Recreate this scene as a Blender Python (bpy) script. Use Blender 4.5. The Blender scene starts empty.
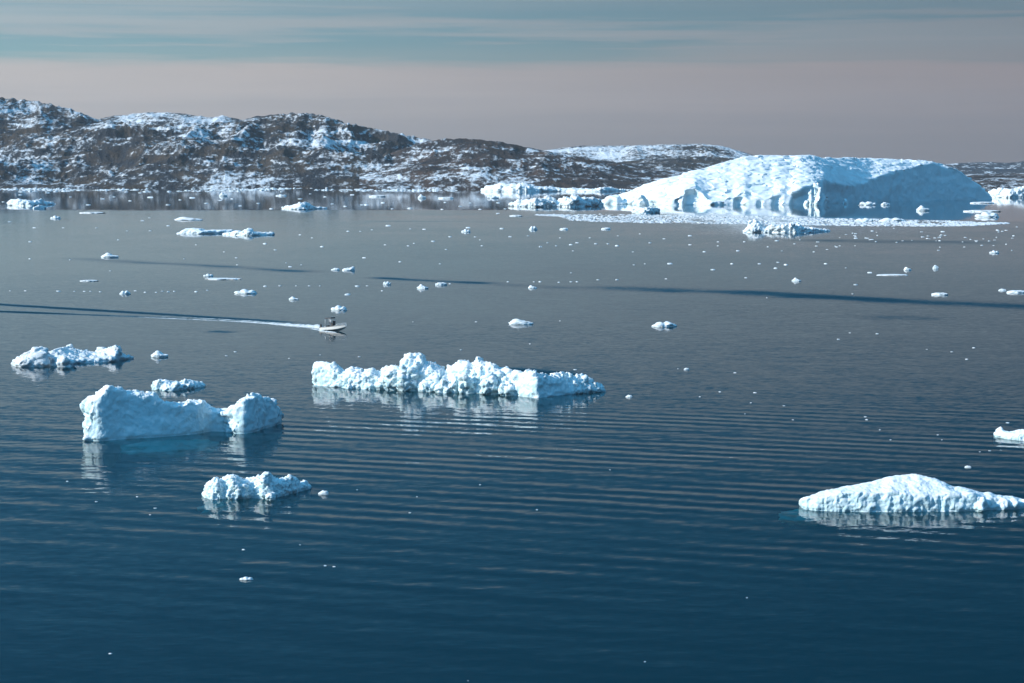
import bpy, bmesh, math, random
import numpy as np
from mathutils import Vector, Matrix

random.seed(7)
rng = np.random.default_rng(7)
sc = bpy.context.scene
COL = sc.collection
R = math.radians

# ------------------------------------------------------------------ camera
H, F, YH = 45.0, 1900.0, 172.0
PITCH = math.atan((341.5 - YH) / F)
cam_data = bpy.data.cameras.new("camera")
cam = bpy.data.objects.new("camera", cam_data)
COL.objects.link(cam)
cam.location = (0, 0, H)
cam.rotation_euler = (math.pi / 2 - PITCH, 0, 0)
cam_data.sensor_width = 36
cam_data.lens = F / 1024 * 36
cam_data.clip_start = 1
cam_data.clip_end = 60000
sc.camera = cam
FW = (0.0, math.cos(PITCH), -math.sin(PITCH))
UP = (0.0, math.sin(PITCH), math.cos(PITCH))


def ray(px, py):
    a, b = (px - 512) / F, (341.5 - py) / F
    return np.array([a, FW[1] + b * UP[1], FW[2] + b * UP[2]])


def at(px, py, z=0.0):
    """point on the water (height z) seen at a photograph position"""
    d = ray(px, py)
    t = (z - H) / d[2]
    return d * t + np.array([0, 0, H])


def at_depth(px, py, Y):
    d = ray(px, py)
    return d * (Y / d[1]) + np.array([0, 0, H])


def mpp(px, py):
    """metres per pixel at a waterline position"""
    return at(px, py)[1] / F


# ------------------------------------------------------------------ numpy noise
def _h(ix, iy, iz, s):
    v = (ix.astype(np.int64) * 374761393 + iy.astype(np.int64) * 668265263 + iz.astype(np.int64) * 2147483647 + s * 974634541) & 0xFFFFFFFF
    v = (v ^ (v >> 13)) * 1274126177 & 0xFFFFFFFF
    v = (v ^ (v >> 16)) * 2246822519 & 0xFFFFFFFF
    v = v ^ (v >> 15)
    return (v & 0xFFFFFF) / float(0xFFFFFF)


def vnoise(p, s=0):
    i = np.floor(p).astype(np.int64)
    f = p - i
    f = f * f * f * (f * (f * 6 - 15) + 10)
    o = 0
    for dx in (0, 1):
        wx = f[:, 0] if dx else 1 - f[:, 0]
        for dy in (0, 1):
            wy = f[:, 1] if dy else 1 - f[:, 1]
            for dz in (0, 1):
                wz = f[:, 2] if dz else 1 - f[:, 2]
                o = o + wx * wy * wz * _h(i[:, 0] + dx, i[:, 1] + dy, i[:, 2] + dz, s)
    return o * 2 - 1


def fbm(p, octv=4, gain=.5, s=0, ridged=False):
    o, a, tot = 0, 1.0, 0
    for k in range(octv):
        n = vnoise(p * (2.03 ** k) + 17.3 * k, s + k)
        if ridged:
            n = 1 - 2 * np.abs(n)
        o = o + a * n
        tot += a
        a *= gain
    return o / tot


def worley(p, s=0):
    i = np.floor(p).astype(np.int64)
    best = np.full(len(p), 9.0)
    for dx in (-1, 0, 1):
        for dy in (-1, 0, 1):
            for dz in (-1, 0, 1):
                c = i + np.array([dx, dy, dz])
                q = np.stack([c[:, k] + _h(c[:, 0], c[:, 1], c[:, 2], s + 11 * k) for k in range(3)], 1)
                best = np.minimum(best, ((q - p) ** 2).sum(1))
    return np.sqrt(best)


def blocks(p, s=0):
    """one random level per irregular cell: broken, angular relief"""
    i = np.floor(p).astype(np.int64)
    best = np.full(len(p), 9.0)
    val = np.zeros(len(p))
    for dx in (-1, 0, 1):
        for dy in (-1, 0, 1):
            for dz in (-1, 0, 1):
                c = i + np.array([dx, dy, dz])
                q = np.stack([c[:, k] + _h(c[:, 0], c[:, 1], c[:, 2], s + 11 * k) for k in range(3)], 1)
                d2 = ((q - p) ** 2).sum(1)
                m_ = d2 < best
                best = np.where(m_, d2, best)
                n_ = np.stack([_h(c[:, 0], c[:, 1], c[:, 2], s + 40 + k) - .5 for k in range(3)], 1)
                val = np.where(m_, _h(c[:, 0], c[:, 1], c[:, 2], s + 77) - .5 + 1.4 * ((p - q) * n_).sum(1), val)
    return val


def sstep(a, b, x):
    t = np.clip((x - a) / (b - a), 0, 1)
    return t * t * (3 - 2 * t)


# ------------------------------------------------------------------ object helpers
def mesh_np(name, V, faces, mat=None, smooth=True):
    me = bpy.data.meshes.new(name)
    me.from_pydata(np.asarray(V).tolist(), [], [tuple(int(i) for i in f) for f in faces])
    me.update()
    if smooth:
        me.polygons.foreach_set('use_smooth', np.ones(len(me.polygons), bool))
    if mat:
        me.materials.append(mat)
    return me


def link(name, me, parent=None, loc=(0, 0, 0)):
    o = bpy.data.objects.new(name, me)
    COL.objects.link(o)
    o.location = loc
    if parent:
        o.parent = parent
    return o


def tag(o, label=None, cat=None, group=None, kind=None):
    if label:
        o['label'] = label
    if cat:
        o['category'] = cat
    if group:
        o['group'] = group
    if kind:
        o['kind'] = kind
    return o


def grid_faces(nu, nv):
    a = np.arange(nu * nv).reshape(nu, nv)
    return np.stack([a[:-1, :-1].ravel(), a[1:, :-1].ravel(), a[1:, 1:].ravel(), a[:-1, 1:].ravel()], 1)


# ------------------------------------------------------------------ node helpers
class NT:
    def __init__(s, tree):
        s.t = tree
        s.n, s.l = tree.nodes, tree.links

    def new(s, typ, **kw):
        n = s.n.new(typ)
        for k, v in kw.items():
            setattr(n, k, v)
        return n

    def put(s, sock, v):
        if isinstance(v, bpy.types.NodeSocket):
            s.l.new(v, sock)
        elif v is not None:
            sock.default_value = v

    def m(s, op, a, b=None, c=None, clamp=False):
        n = s.new('ShaderNodeMath', operation=op, use_clamp=clamp)
        for k, v in enumerate((a, b, c)):
            s.put(n.inputs[k], v)
        return n.outputs[0]

    def add(s, *a):
        o = a[0]
        for x in a[1:]:
            o = s.m('ADD', o, x)
        return o

    def mul(s, *a):
        o = a[0]
        for x in a[1:]:
            o = s.m('MULTIPLY', o, x)
        return o

    def ss(s, a, b, x, to0=0.0, to1=1.0):
        n = s.new('ShaderNodeMapRange', interpolation_type='SMOOTHSTEP')
        s.put(n.inputs['Value'], x)
        n.inputs['From Min'].default_value = a
        n.inputs['From Max'].default_value = b
        n.inputs['To Min'].default_value = to0
        n.inputs['To Max'].default_value = to1
        return n.outputs[0]

    def noise(s, vec, scale=1, detail=2, rough=.5, dist=0, color=False):
        n = s.new('ShaderNodeTexNoise')
        s.put(n.inputs['Vector'], vec)
        n.inputs['Scale'].default_value = scale
        n.inputs['Detail'].default_value = detail
        n.inputs['Roughness'].default_value = rough
        n.inputs['Distortion'].default_value = dist
        return n.outputs['Color' if color else 'Fac']

    def sep(s, v):
        n = s.new('ShaderNodeSeparateXYZ')
        s.put(n.inputs[0], v)
        return n.outputs

    def comb(s, x, y, z):
        n = s.new('ShaderNodeCombineXYZ')
        for k, v in enumerate((x, y, z)):
            s.put(n.inputs[k], v)
        return n.outputs[0]

    def scale(s, v, xyz, off=(0, 0, 0), rot=(0, 0, 0)):
        n = s.new('ShaderNodeMapping')
        s.put(n.inputs['Vector'], v)
        n.inputs['Scale'].default_value = xyz
        n.inputs['Location'].default_value = off
        n.inputs['Rotation'].default_value = rot
        return n.outputs[0]

    def mixc(s, f, a, b):
        n = s.new('ShaderNodeMix', data_type='RGBA')
        s.put(n.inputs['Factor'], f)
        s.put(n.inputs[6], a if isinstance(a, bpy.types.NodeSocket) else (*a, 1))
        s.put(n.inputs[7], b if isinstance(b, bpy.types.NodeSocket) else (*b, 1))
        return n.outputs[2]

    def ramp(s, f, stops, interp='LINEAR'):
        n = s.new('ShaderNodeValToRGB')
        n.color_ramp.interpolation = interp
        e = n.color_ramp.elements
        while len(e) < len(stops):
            e.new(0.5)
        for k, (p, c) in enumerate(stops):
            e[k].position = p
            e[k].color = (*c, 1)
        s.put(n.inputs[0], f)
        return n.outputs[0]


def material(name):
    m = bpy.data.materials.new(name)
    m.use_nodes = True
    m.node_tree.nodes.clear()
    nt = NT(m.node_tree)
    out = nt.new('ShaderNodeOutputMaterial')
    return m, nt, out


def principled(nt, out, **kw):
    b = nt.new('ShaderNodeBsdfPrincipled')
    for k, v in kw.items():
        nt.put(b.inputs[k.replace('_', ' ')], v)
    nt.l.new(b.outputs[0], out.inputs['Surface'])
    return b


def lin(r, g, b):
    f = lambda c: (c / 255 / 12.92) if c / 255 <= .04045 else ((c / 255 + .055) / 1.055) ** 2.4
    return (f(r), f(g), f(b))


# ------------------------------------------------------------------ sun and sky
SUN_EL, SUN_AZ = 26.0, -107.0           # azimuth measured from +Y towards +X
SD = Vector((math.sin(R(SUN_AZ)) * math.cos(R(SUN_EL)), math.cos(R(SUN_AZ)) * math.cos(R(SUN_EL)), math.sin(R(SUN_EL))))
sl = bpy.data.lights.new("sun", 'SUN')
sl.energy = 3.5
sl.angle = R(0.53)
sl.color = (1.0, 0.975, 0.91)
so = link("sun", sl)
so.rotation_euler = SD.to_track_quat('Z', 'Y').to_euler()
so.location = (0, 0, 500)

w = bpy.data.worlds.new("World")
sc.world = w
w.use_nodes = True
w.node_tree.nodes.clear()
nt = NT(w.node_tree)
wout = nt.new('ShaderNodeOutputWorld')
sky = nt.new('ShaderNodeTexSky', sky_type='NISHITA')
sky.sun_disc = False
sky.sun_elevation = R(SUN_EL)
sky.sun_rotation = R(SUN_AZ)
sky.altitude = 0
sky.air_density = 1.0
sky.dust_density = 0.0
sky.ozone_density = 3.0
bg1 = nt.new('ShaderNodeBackground')
bg1.inputs[1].default_value = 0.10
# stratus bank: layered cloud low over the horizon, in sky directions
tc = nt.new('ShaderNodeTexCoord')
D = tc.outputs['Generated']
dx, dy, dz = nt.sep(D)[:]
el = nt.m('MULTIPLY', nt.m('ARCSINE', dz), 57.2958)
az = nt.m('MULTIPLY', nt.m('ARCTAN2', dx, dy), 57.2958)
dv = nt.new('ShaderNodeVectorMath', operation='DOT_PRODUCT')
nt.l.new(D, dv.inputs[0])
dv.inputs[1].default_value = SD
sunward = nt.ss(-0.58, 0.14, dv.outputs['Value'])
# cold clear sky: deeper than the model near the horizon, deepest away from the sun; overhead boosted blue-green as added fill on shaded ice
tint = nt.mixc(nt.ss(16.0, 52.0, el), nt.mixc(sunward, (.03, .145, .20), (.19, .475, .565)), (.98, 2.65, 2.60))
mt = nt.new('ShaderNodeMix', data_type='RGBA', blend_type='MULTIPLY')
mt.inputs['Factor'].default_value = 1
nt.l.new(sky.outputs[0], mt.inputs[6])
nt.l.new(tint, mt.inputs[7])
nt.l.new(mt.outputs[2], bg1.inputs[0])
cv = nt.comb(nt.mul(az, 0.055), nt.mul(el, 1.0), 0)
n1 = nt.noise(cv, 1.0, 5, .55, .3)
n2 = nt.noise(nt.scale(cv, (1.6, 2.6, 1), (3.1, 7.7, 0)), 1.0, 5, .6, .2)
n3 = nt.noise(nt.scale(cv, (.6, .9, 1), (13.1, 2.7, 0)), 1.0, 4, .5)
ew = nt.add(el, nt.mul(nt.add(n1, -0.5), 0.9), nt.mul(nt.add(n2, -.5), .5))
ew2 = nt.add(el, nt.mul(nt.add(n2, -0.5), 1.3))
bank = nt.ss(3.75, 3.0, ew)                                       # main bank
st0 = nt.mul(nt.ss(3.0, 3.3, ew), nt.ss(4.55, 4.3, nt.add(el, nt.mul(nt.add(n2, -.5), .5))), nt.ss(-5, 11, nt.add(az, nt.mul(nt.add(n3, -.5), 22))), .8)
st1 = nt.mul(nt.ss(3.55, 3.95, ew2), nt.ss(5.2, 4.5, ew2), nt.ss(.34, .54, nt.add(nt.mul(n2, .4), nt.mul(n3, .6))), .85)
st2 = nt.mul(nt.ss(4.5, 4.9, ew2), nt.ss(7.5, 5.3, ew2), nt.ss(.40, .60, n3), .75)
veil = nt.mul(nt.ss(4.4, 6.0, el, .68, 1.0), nt.ss(11.5, 7.0, el, 0.0, .80), nt.ss(.2, .7, n3, .6, 1.0))
cover = nt.m('MAXIMUM', nt.m('MAXIMUM', bank, nt.m('MAXIMUM', st0, st1)), nt.m('MAXIMUM', st2, veil))
low = nt.ss(0.4, 2.9, nt.add(el, nt.mul(nt.add(n2, -.5), 1.6)))
c_sun = nt.mixc(low, lin(162, 165, 171), lin(191, 187, 186))
c_far = nt.mixc(low, lin(116, 116, 124), lin(131, 125, 130))
c_sun = nt.mixc(nt.ss(3.2, 4.0, el), c_sun, lin(172, 181, 186))
c_far = nt.mixc(nt.ss(3.2, 4.0, el), c_far, lin(128, 130, 137))
ccol = nt.mixc(sunward, c_far, c_sun)
ccol = nt.mixc(nt.ss(.35, .7, n1, 0, .25), ccol, nt.mixc(sunward, lin(112, 113, 120), lin(158, 163, 169)))
bg2 = nt.new('ShaderNodeBackground')
nt.l.new(ccol, bg2.inputs[0])
bg2.inputs[1].default_value = 0.72
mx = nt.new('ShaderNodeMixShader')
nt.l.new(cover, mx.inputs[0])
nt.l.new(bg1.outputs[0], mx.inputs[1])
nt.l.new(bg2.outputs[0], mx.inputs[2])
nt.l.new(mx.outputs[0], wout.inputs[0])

# ------------------------------------------------------------------ materials


def ice_material(name, snow, ice, blue_amt, bump_scale, bump_m, dirt=0.0):
    m, nt, out = material(name)
    geo = nt.new('ShaderNodeNewGeometry')
    P = geo.outputs['Position']
    nz = nt.sep(geo.outputs['Normal'])[2]
    nA = nt.noise(P, bump_scale * .35, 4, .6)
    nB = nt.noise(P, bump_scale * 1.7, 5, .65)
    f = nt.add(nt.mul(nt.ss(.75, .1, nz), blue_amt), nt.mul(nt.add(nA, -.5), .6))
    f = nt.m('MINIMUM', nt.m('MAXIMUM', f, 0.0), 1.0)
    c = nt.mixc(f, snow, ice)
    c = nt.mixc(nt.ss(.45, .75, nB, 0, .18), c, tuple(.72 * x for x in snow))
    if dirt:
        nD = nt.noise(nt.scale(P, (1, 1, 2.5)), bump_scale * .22, 4, .6, .6)
        c = nt.mixc(nt.ss(.56, .70, nD, 0, dirt), c, (.24, .22, .20))
    b = nt.new('ShaderNodeBump')
    b.inputs['Strength'].default_value = 1
    b.inputs['Distance'].default_value = bump_m
    nt.l.new(nt.add(nB, nt.mul(nA, 1.2)), b.inputs['Height'])
    p = principled(nt, out, Base_Color=c, Roughness=.55)
    p.inputs['Specular IOR Level'].default_value = .25
    nt.l.new(b.outputs[0], p.inputs['Normal'])
    return m


SNOW = (.90, .905, .91)
ICE = (.50, .79, .88)
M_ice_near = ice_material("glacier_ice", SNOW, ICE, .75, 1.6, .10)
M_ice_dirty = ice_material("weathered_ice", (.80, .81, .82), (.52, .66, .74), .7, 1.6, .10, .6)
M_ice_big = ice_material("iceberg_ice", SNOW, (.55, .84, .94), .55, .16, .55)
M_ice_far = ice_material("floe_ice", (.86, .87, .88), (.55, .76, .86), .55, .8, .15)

M_sub, nt, out = material("submerged_ice")
geo = nt.new('ShaderNodeNewGeometry')
principled(nt, out, Base_Color=nt.mixc(nt.noise(geo.outputs['Position'], .5, 3), (.40, .92, .82), (.25, .75, .70)), Roughness=.8)

# ---- water
M_water, nt, out = material("sea_water")
geo = nt.new('ShaderNodeNewGeometry')
P = geo.outputs['Position']
X, Y, Z = nt.sep(P)[:]
big = nt.noise(nt.scale(P, (1 / 260, 1 / 600, 1)), 1, 3, .55)
mid = nt.noise(nt.scale(P, (1 / 70, 1 / 110, 1)), 1, 3, .6)
# calm mirror far out, ruffled nearer
edge = nt.add(Y, nt.mul(nt.add(big, -.5), 260.0), nt.mul(nt.ss(0, 500, X), 520.0))
calm = nt.ss(2220, 2330, edge)
ruf = nt.m('SUBTRACT', 1.0, nt.mul(calm, .86))
ruf = nt.mul(ruf, nt.ss(.25, .75, nt.add(nt.mul(big, .6), nt.mul(mid, .4)), .55, 1.25))


def vec_noise(sx, sy, detail, rough=.5):
    c = nt.noise(nt.scale(P, (1 / sx, 1 / sy, 1), (sx * 3.3, sy * 1.7, 0)), 1, detail, rough, 0, True)
    r, g, b = nt.sep(c)[:]
    return nt.add(r, -.5), nt.add(g, -.5)


ax, ay = vec_noise(1.5, .55, 2)
bx, by = vec_noise(7.0, 2.6, 2)
near_fade = nt.ss(150, 600, Y, 1.0, .8)
sx = nt.add(nt.mul(ax, .12), nt.mul(bx, .05))
sy = nt.add(nt.mul(ay, .135), nt.mul(by, .05))
sx = nt.mul(sx, ruf, nt.ss(300, 1000, Y, 1.0, .55))
sy = nt.mul(nt.add(nt.mul(sy, nt.ss(300, 1000, Y, 1.0, .55)), -.020), ruf)
# boat-wake swell trains crossing the middle distance
wob = nt.noise(nt.scale(P, (1 / 45, 1 / 45, 1)), 1, 2)


def train(dirx, diry, lam, amp, mask):
    k = 2 * math.pi / lam
    ph = nt.add(nt.mul(X, dirx * k), nt.mul(Y, diry * k), nt.mul(wob, 1.5))
    return nt.mul(nt.m('COSINE', ph), nt.mul(mask, amp))


zx = nt.mul(nt.ss(-80, -25, X), nt.ss(190, 80, X))
zy = nt.mul(nt.ss(150, 260, Y), nt.ss(380, 330, Y))
patch = nt.ss(.3, .62, nt.noise(nt.scale(P, (1 / 90, 1 / 40, 1), (4, 9, 0)), 1, 2), .65, 1)
mk1 = nt.mul(nt.mul(zx, zy), patch)
mk2 = nt.mul(nt.ss(420, 300, Y), nt.ss(.35, .6, mid, .15, 1))
for (a, lam, amp, mk) in ((21, 5.7, .027, mk1), (17, 5.1, .016, mk1), (8, 4.3, .012, mk2), (24, 11, .014, mk2), (-14, 3.2, .008, mk2)):
    s_ = train(math.sin(R(a)), math.cos(R(a)), lam, amp, mk)
    sx = nt.add(sx, nt.mul(s_, math.sin(R(a))))
    sy = nt.add(sy, nt.mul(s_, math.cos(R(a))))


def band(p0, p1, w_m, amp, fade0=.15, fade1=.15):
    """a low travelling wave whose near slope faces the viewer, from p0 to p1"""
    a, b = at(*p0), at(*p1)
    d = b - a
    L = math.hypot(d[0], d[1])
    tx, ty = d[0] / L, d[1] / L
    rx, ry = nt.add(X, -a[0]), nt.add(Y, -a[1])
    t = nt.mul(nt.add(nt.mul(rx, tx), nt.mul(ry, ty)), 1 / L)
    u = nt.add(nt.mul(rx, -ty), nt.mul(ry, tx), nt.mul(nt.add(mid, -.5), w_m * 2.2), nt.mul(nt.add(big, -.5), w_m * 3.0))
    g = nt.m('POWER', 2.71828, nt.mul(nt.mul(u, u), -1.0 / (w_m * w_m)))
    g = nt.mul(g, nt.ss(0, fade0, t), nt.ss(1, 1 - fade1, t), nt.ss(.3, .6, wob, .6, 1.0), nt.ss(.32, .62, big, .45, 1.15))
    return nt.mul(g, amp)


for args in (((560, 285), (1090, 309), 13, .075, .25, .02), ((40, 257), (330, 273), 9, .07, .3, .12),
             ((360, 277), (500, 284), 6, .09, .2, .2), ((440, 281.5), (600, 289.5), 8, .03, .3, .3),
             ((-60, 300.5), (330, 325), 2.8, .17, .02, .25), ((-60, 309), (80, 314.5), 2.2, .22, .02, .4),
             ((-20, 311), (250, 321), 2.5, .07, .05, .4), ((840, 316), (960, 318), 9, .035, .4, .4),
             ((480, 368), (590, 375), 3.5, .12, .3, .4), ((200, 331), (240, 333), 3, .08, .4, .4),
             ((780, 240), (1010, 243), 22, .05, .2, .2), ((350, 221), (470, 222), 18, .03, .3, .3)):
    sy = nt.add(sy, nt.mul(band(*args), -1.0))
# the normal of the surface from its two slopes
N = nt.comb(nt.mul(sx, -1), nt.mul(sy, 1), 1.0)
nn = nt.new('ShaderNodeVectorMath', operation='NORMALIZE')
nt.l.new(N, nn.inputs[0])
N = nn.outputs[0]
fr = nt.new('ShaderNodeFresnel')
fr.inputs[0].default_value = 1.25
nt.l.new(N, fr.inputs['Normal'])
gl = nt.new('ShaderNodeBsdfGlossy')
gl.inputs['Roughness'].default_value = .04
gl.inputs['Color'].default_value = (1, 1, 1, 1)
nt.l.new(N, gl.inputs['Normal'])
df = nt.new('ShaderNodeBsdfDiffuse')
df.inputs[0].default_value = (.0006, .037, .050, 1)
tr = nt.new('ShaderNodeBsdfTransparent')
tr.inputs[0].default_value = (.42, .88, .90, 1)
mb = nt.new('ShaderNodeMixShader')
mb.inputs[0].default_value = .62
nt.l.new(df.outputs[0], mb.inputs[1])
nt.l.new(tr.outputs[0], mb.inputs[2])
ms = nt.new('ShaderNodeMixShader')
nt.l.new(fr.outputs[0], ms.inputs[0])
nt.l.new(mb.outputs[0], ms.inputs[1])
nt.l.new(gl.outputs[0], ms.inputs[2])
nt.l.new(ms.outputs[0], out.inputs['Surface'])

M_bed, nt, out = material("deep_sea")
geo = nt.new('ShaderNodeNewGeometry')
principled(nt, out, Base_Color=nt.mixc(nt.noise(geo.outputs['Position'], .01, 3), (.004, .02, .035), (.006, .026, .042)), Roughness=1)

# ---- rock and snow


def hill_material(name, snow_lo, snow_hi, rockA, rockB, sc_=1.0):
    m, nt, out = material(name)
    geo = nt.new('ShaderNodeNewGeometry')
    P = geo.outputs['Position']
    nz = nt.sep(geo.outputs['Normal'])[2]
    st = nt.scale(P, (1, .55, 1.6))
    n_big = nt.noise(st, .0045 / sc_, 3, .55)
    n_mid = nt.noise(st, .028 / sc_, 4, .62, .4)
    n_fin = nt.noise(nt.scale(P, (1, .4, 1.3)), .085 / sc_, 4, .7)
    n_led = nt.noise(nt.scale(P, (.0035, .002, .05), (5, 9, 2)), 1, 4, .6, .5)
    f = nt.add(nt.mul(nt.add(n_big, -.5), 1.35), nt.mul(nt.add(n_mid, -.5), 1.2), nt.mul(nt.add(n_fin, -.5), 1.4), nt.mul(nt.add(n_led, -.5), .9), nt.mul(nt.add(nz, -.85), .4))
    f = nt.ss(snow_lo, snow_hi, f)
    rock = nt.mixc(nt.ss(.42, .6, nt.noise(P, .012, 4, .6)), rockA, rockB)
    rock = nt.mixc(nt.ss(.4, .7, n_fin, 0, .6), rock, tuple(x * .45 for x in rockA))
    c = nt.mixc(f, rock, (.70, .72, .75))
    b = nt.new('ShaderNodeBump')
    b.inputs['Strength'].default_value = 1
    b.inputs['Distance'].default_value = 9
    nt.l.new(nt.add(n_mid, nt.mul(n_fin, .5)), b.inputs['Height'])
    p = principled(nt, out, Base_Color=c, Roughness=.9)
    p.inputs['Specular IOR Level'].default_value = .1
    nt.l.new(b.outputs[0], p.inputs['Normal'])
    return m


RA, RB = (.027, .031, .038), (.062, .048, .038)
M_hillA = hill_material("rock_and_snow", -.01, .40, RA, RB)
M_hillD = hill_material("brown_rock_and_snow", .04, .45, (.034, .031, .033), (.070, .047, .038))
M_hillS = hill_material("snow_covered_rock", -.20, .30, RA, RB)
M_hillF = hill_material("shade_tinted_rock_and_snow", .12, .42, (.035, .045, .06), (.05, .055, .065), 1.5)  # blue shade of the far slope put into its rock colour


# ------------------------------------------------------------------ sea
ys = np.concatenate([np.linspace(-400, 3000, 35), np.linspace(3300, 12000, 25)])
xs = np.linspace(-7000, 7000, 40)
XX, YY = np.meshgrid(xs, ys, indexing='ij')
V = np.stack([XX.ravel(), YY.ravel(), np.zeros(XX.size)], 1)
tag(link('sea', mesh_np('sea', V, grid_faces(len(xs), len(ys)), M_water)), kind='structure')
V[:, 2] = -60
tag(link('seabed', mesh_np('seabed', V, grid_faces(len(xs), len(ys)), M_bed)), kind='structure')


# ------------------------------------------------------------------ hills
def hill(name, prof, d0, dc, d1, mat, seed, amp=45, wl=420, px0=-220, px1=1250, nx=500, nd=110, front=.55, bench=None):
    prof = np.array(prof, float)
    pxs = np.linspace(max(px0, prof[0, 0]), min(px1, prof[-1, 0]), nx)
    tgt = np.interp(pxs, prof[:, 0], prof[:, 1])
    k = np.array([.25, .5, .25])
    for _ in range(2):
        tgt = np.convolve(np.pad(tgt, 1, mode='edge'), k, 'valid')
    ds = d0 + (d1 - d0) * np.linspace(0, 1, nd) ** 1.15
    A, Dm = np.meshgrid((pxs - 512) / F, ds, indexing='ij')
    Xm, Ym = A * Dm, Dm
    p = np.stack([Xm.ravel(), Ym.ravel(), np.zeros(Xm.size)], 1)
    shore = (fbm(p / 300, 3, s=seed + 50) * 70).reshape(Xm.shape)
    t = (Dm - d0 - 40 + shore) / (dc - d0)
    big = fbm(p / wl, 2, s=seed).reshape(Xm.shape)
    det = fbm(p / (wl * .36), 5, .55, s=seed + 9, ridged=True).reshape(Xm.shape)
    env = np.clip(t, 0, 1) ** front
    env = np.where(t > 1, 1 - .5 * (t - 1) ** 2, env)
    if bench is not None:
        b = bench
        env = np.where(t < 1, b * sstep(0, .22, t) * .9 + b * .1 * np.clip(t, 0, 1) + (1 - b) * sstep(.55, 1.0, t), env)
    z = env
    for it in range(7):
        top = H + (YH - tgt) / F * dc
        if it == 0:
            hc = np.maximum(top, 3.0)
        h = env * hc[:, None] + (amp * big + amp * .62 * det) * np.clip(t * 3.5, 0, 1) * np.clip(hc[:, None] / 150, .12, 1)
        e = ((h - H) / Dm).max(1)
        err = (YH - tgt) / F - e
        kk = max(9, int(nx * 14 / (pxs[-1] - pxs[0])) | 1)
        err = np.convolve(np.pad(err, kk // 2, mode='edge'), np.ones(kk) / kk, 'valid')
        err = np.convolve(np.pad(err, kk // 2, mode='edge'), np.ones(kk) / kk, 'valid')
        hc = np.maximum(hc + err * dc, 2.0)
    h = np.where(t < 0, -6 + t * 20, h)
    h = np.where((t >= 0) & (t < .04), np.maximum(h, 1.5), h)
    V = np.stack([Xm.ravel(), Ym.ravel(), h.ravel()], 1)
    o = link(name, mesh_np(name, V, grid_faces(nx, nd), mat))
    return tag(o, kind='structure')


hill('hills', [(-260, 132), (-100, 134), (0, 134), (55, 134), (80, 127), (110, 122), (160, 123), (220, 124), (256, 121), (280, 115), (300, 113.5), (320, 115), (350, 124), (390, 132), (430, 140),
               (445, 147), (465, 160), (482, 174), (500, 184), (520, 192)], 5250, 6300, 6800, M_hillA, 3, nx=760, nd=150, front=.85, amp=60)
hill('hills', [(-260, 92), (-60, 94), (0, 98), (40, 102), (75, 110), (95, 118), (112, 124), (140, 140), (170, 160)], 6400, 7300, 7800, M_hillA, 21, nx=330, nd=100, front=.85, amp=58)
hill('hills', [(40, 150), (80, 126), (100, 120), (112, 117), (150, 113), (180, 113.5), (200, 116.5), (212, 118), (225, 116.3), (236, 118.5), (243, 121), (252, 118), (275, 115), (300, 116), (340, 130), (400, 160)],
     6900, 7700, 8200, M_hillS, 33, nx=360, nd=90, amp=28)
hill('hills', [(360, 165), (400, 150), (425, 142), (445, 139), (470, 139), (500, 142), (530, 148), (560, 154), (600, 160), (640, 166), (700, 174), (780, 183), (860, 191)],
     4850, 5700, 6200, M_hillD, 41, nx=520, nd=120, front=.8, amp=40)
hill('hills', [(480, 172), (520, 157), (548, 150), (580, 146), (620, 146), (660, 145), (700, 144), (722, 146.5), (745, 153), (775, 163), (820, 175)], 7400, 8400, 8900, M_hillS, 57, nx=360, nd=90, amp=30)
hill('hills', [(520, 175), (580, 166), (640, 160), (700, 156), (730, 158), (760, 166), (800, 178)], 6500, 7200, 7600, M_hillA, 61, nx=300, nd=80, amp=28)
hill('hills', [(740, 176), (800, 168), (870, 164), (940, 164.5), (960, 163), (985, 162), (1005, 163), (1024, 161), (1120, 158), (1280, 152)], 9000, 10200, 11000, M_hillF, 71, nx=420, nd=80, amp=30, front=.3)
hill('hills', [(900, 186), (940, 178), (965, 174), (990, 173.5), (1024, 173), (1100, 170), (1280, 164)], 5300, 6000, 6500, M_hillD, 83, nx=330, nd=80, amp=16)


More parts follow.
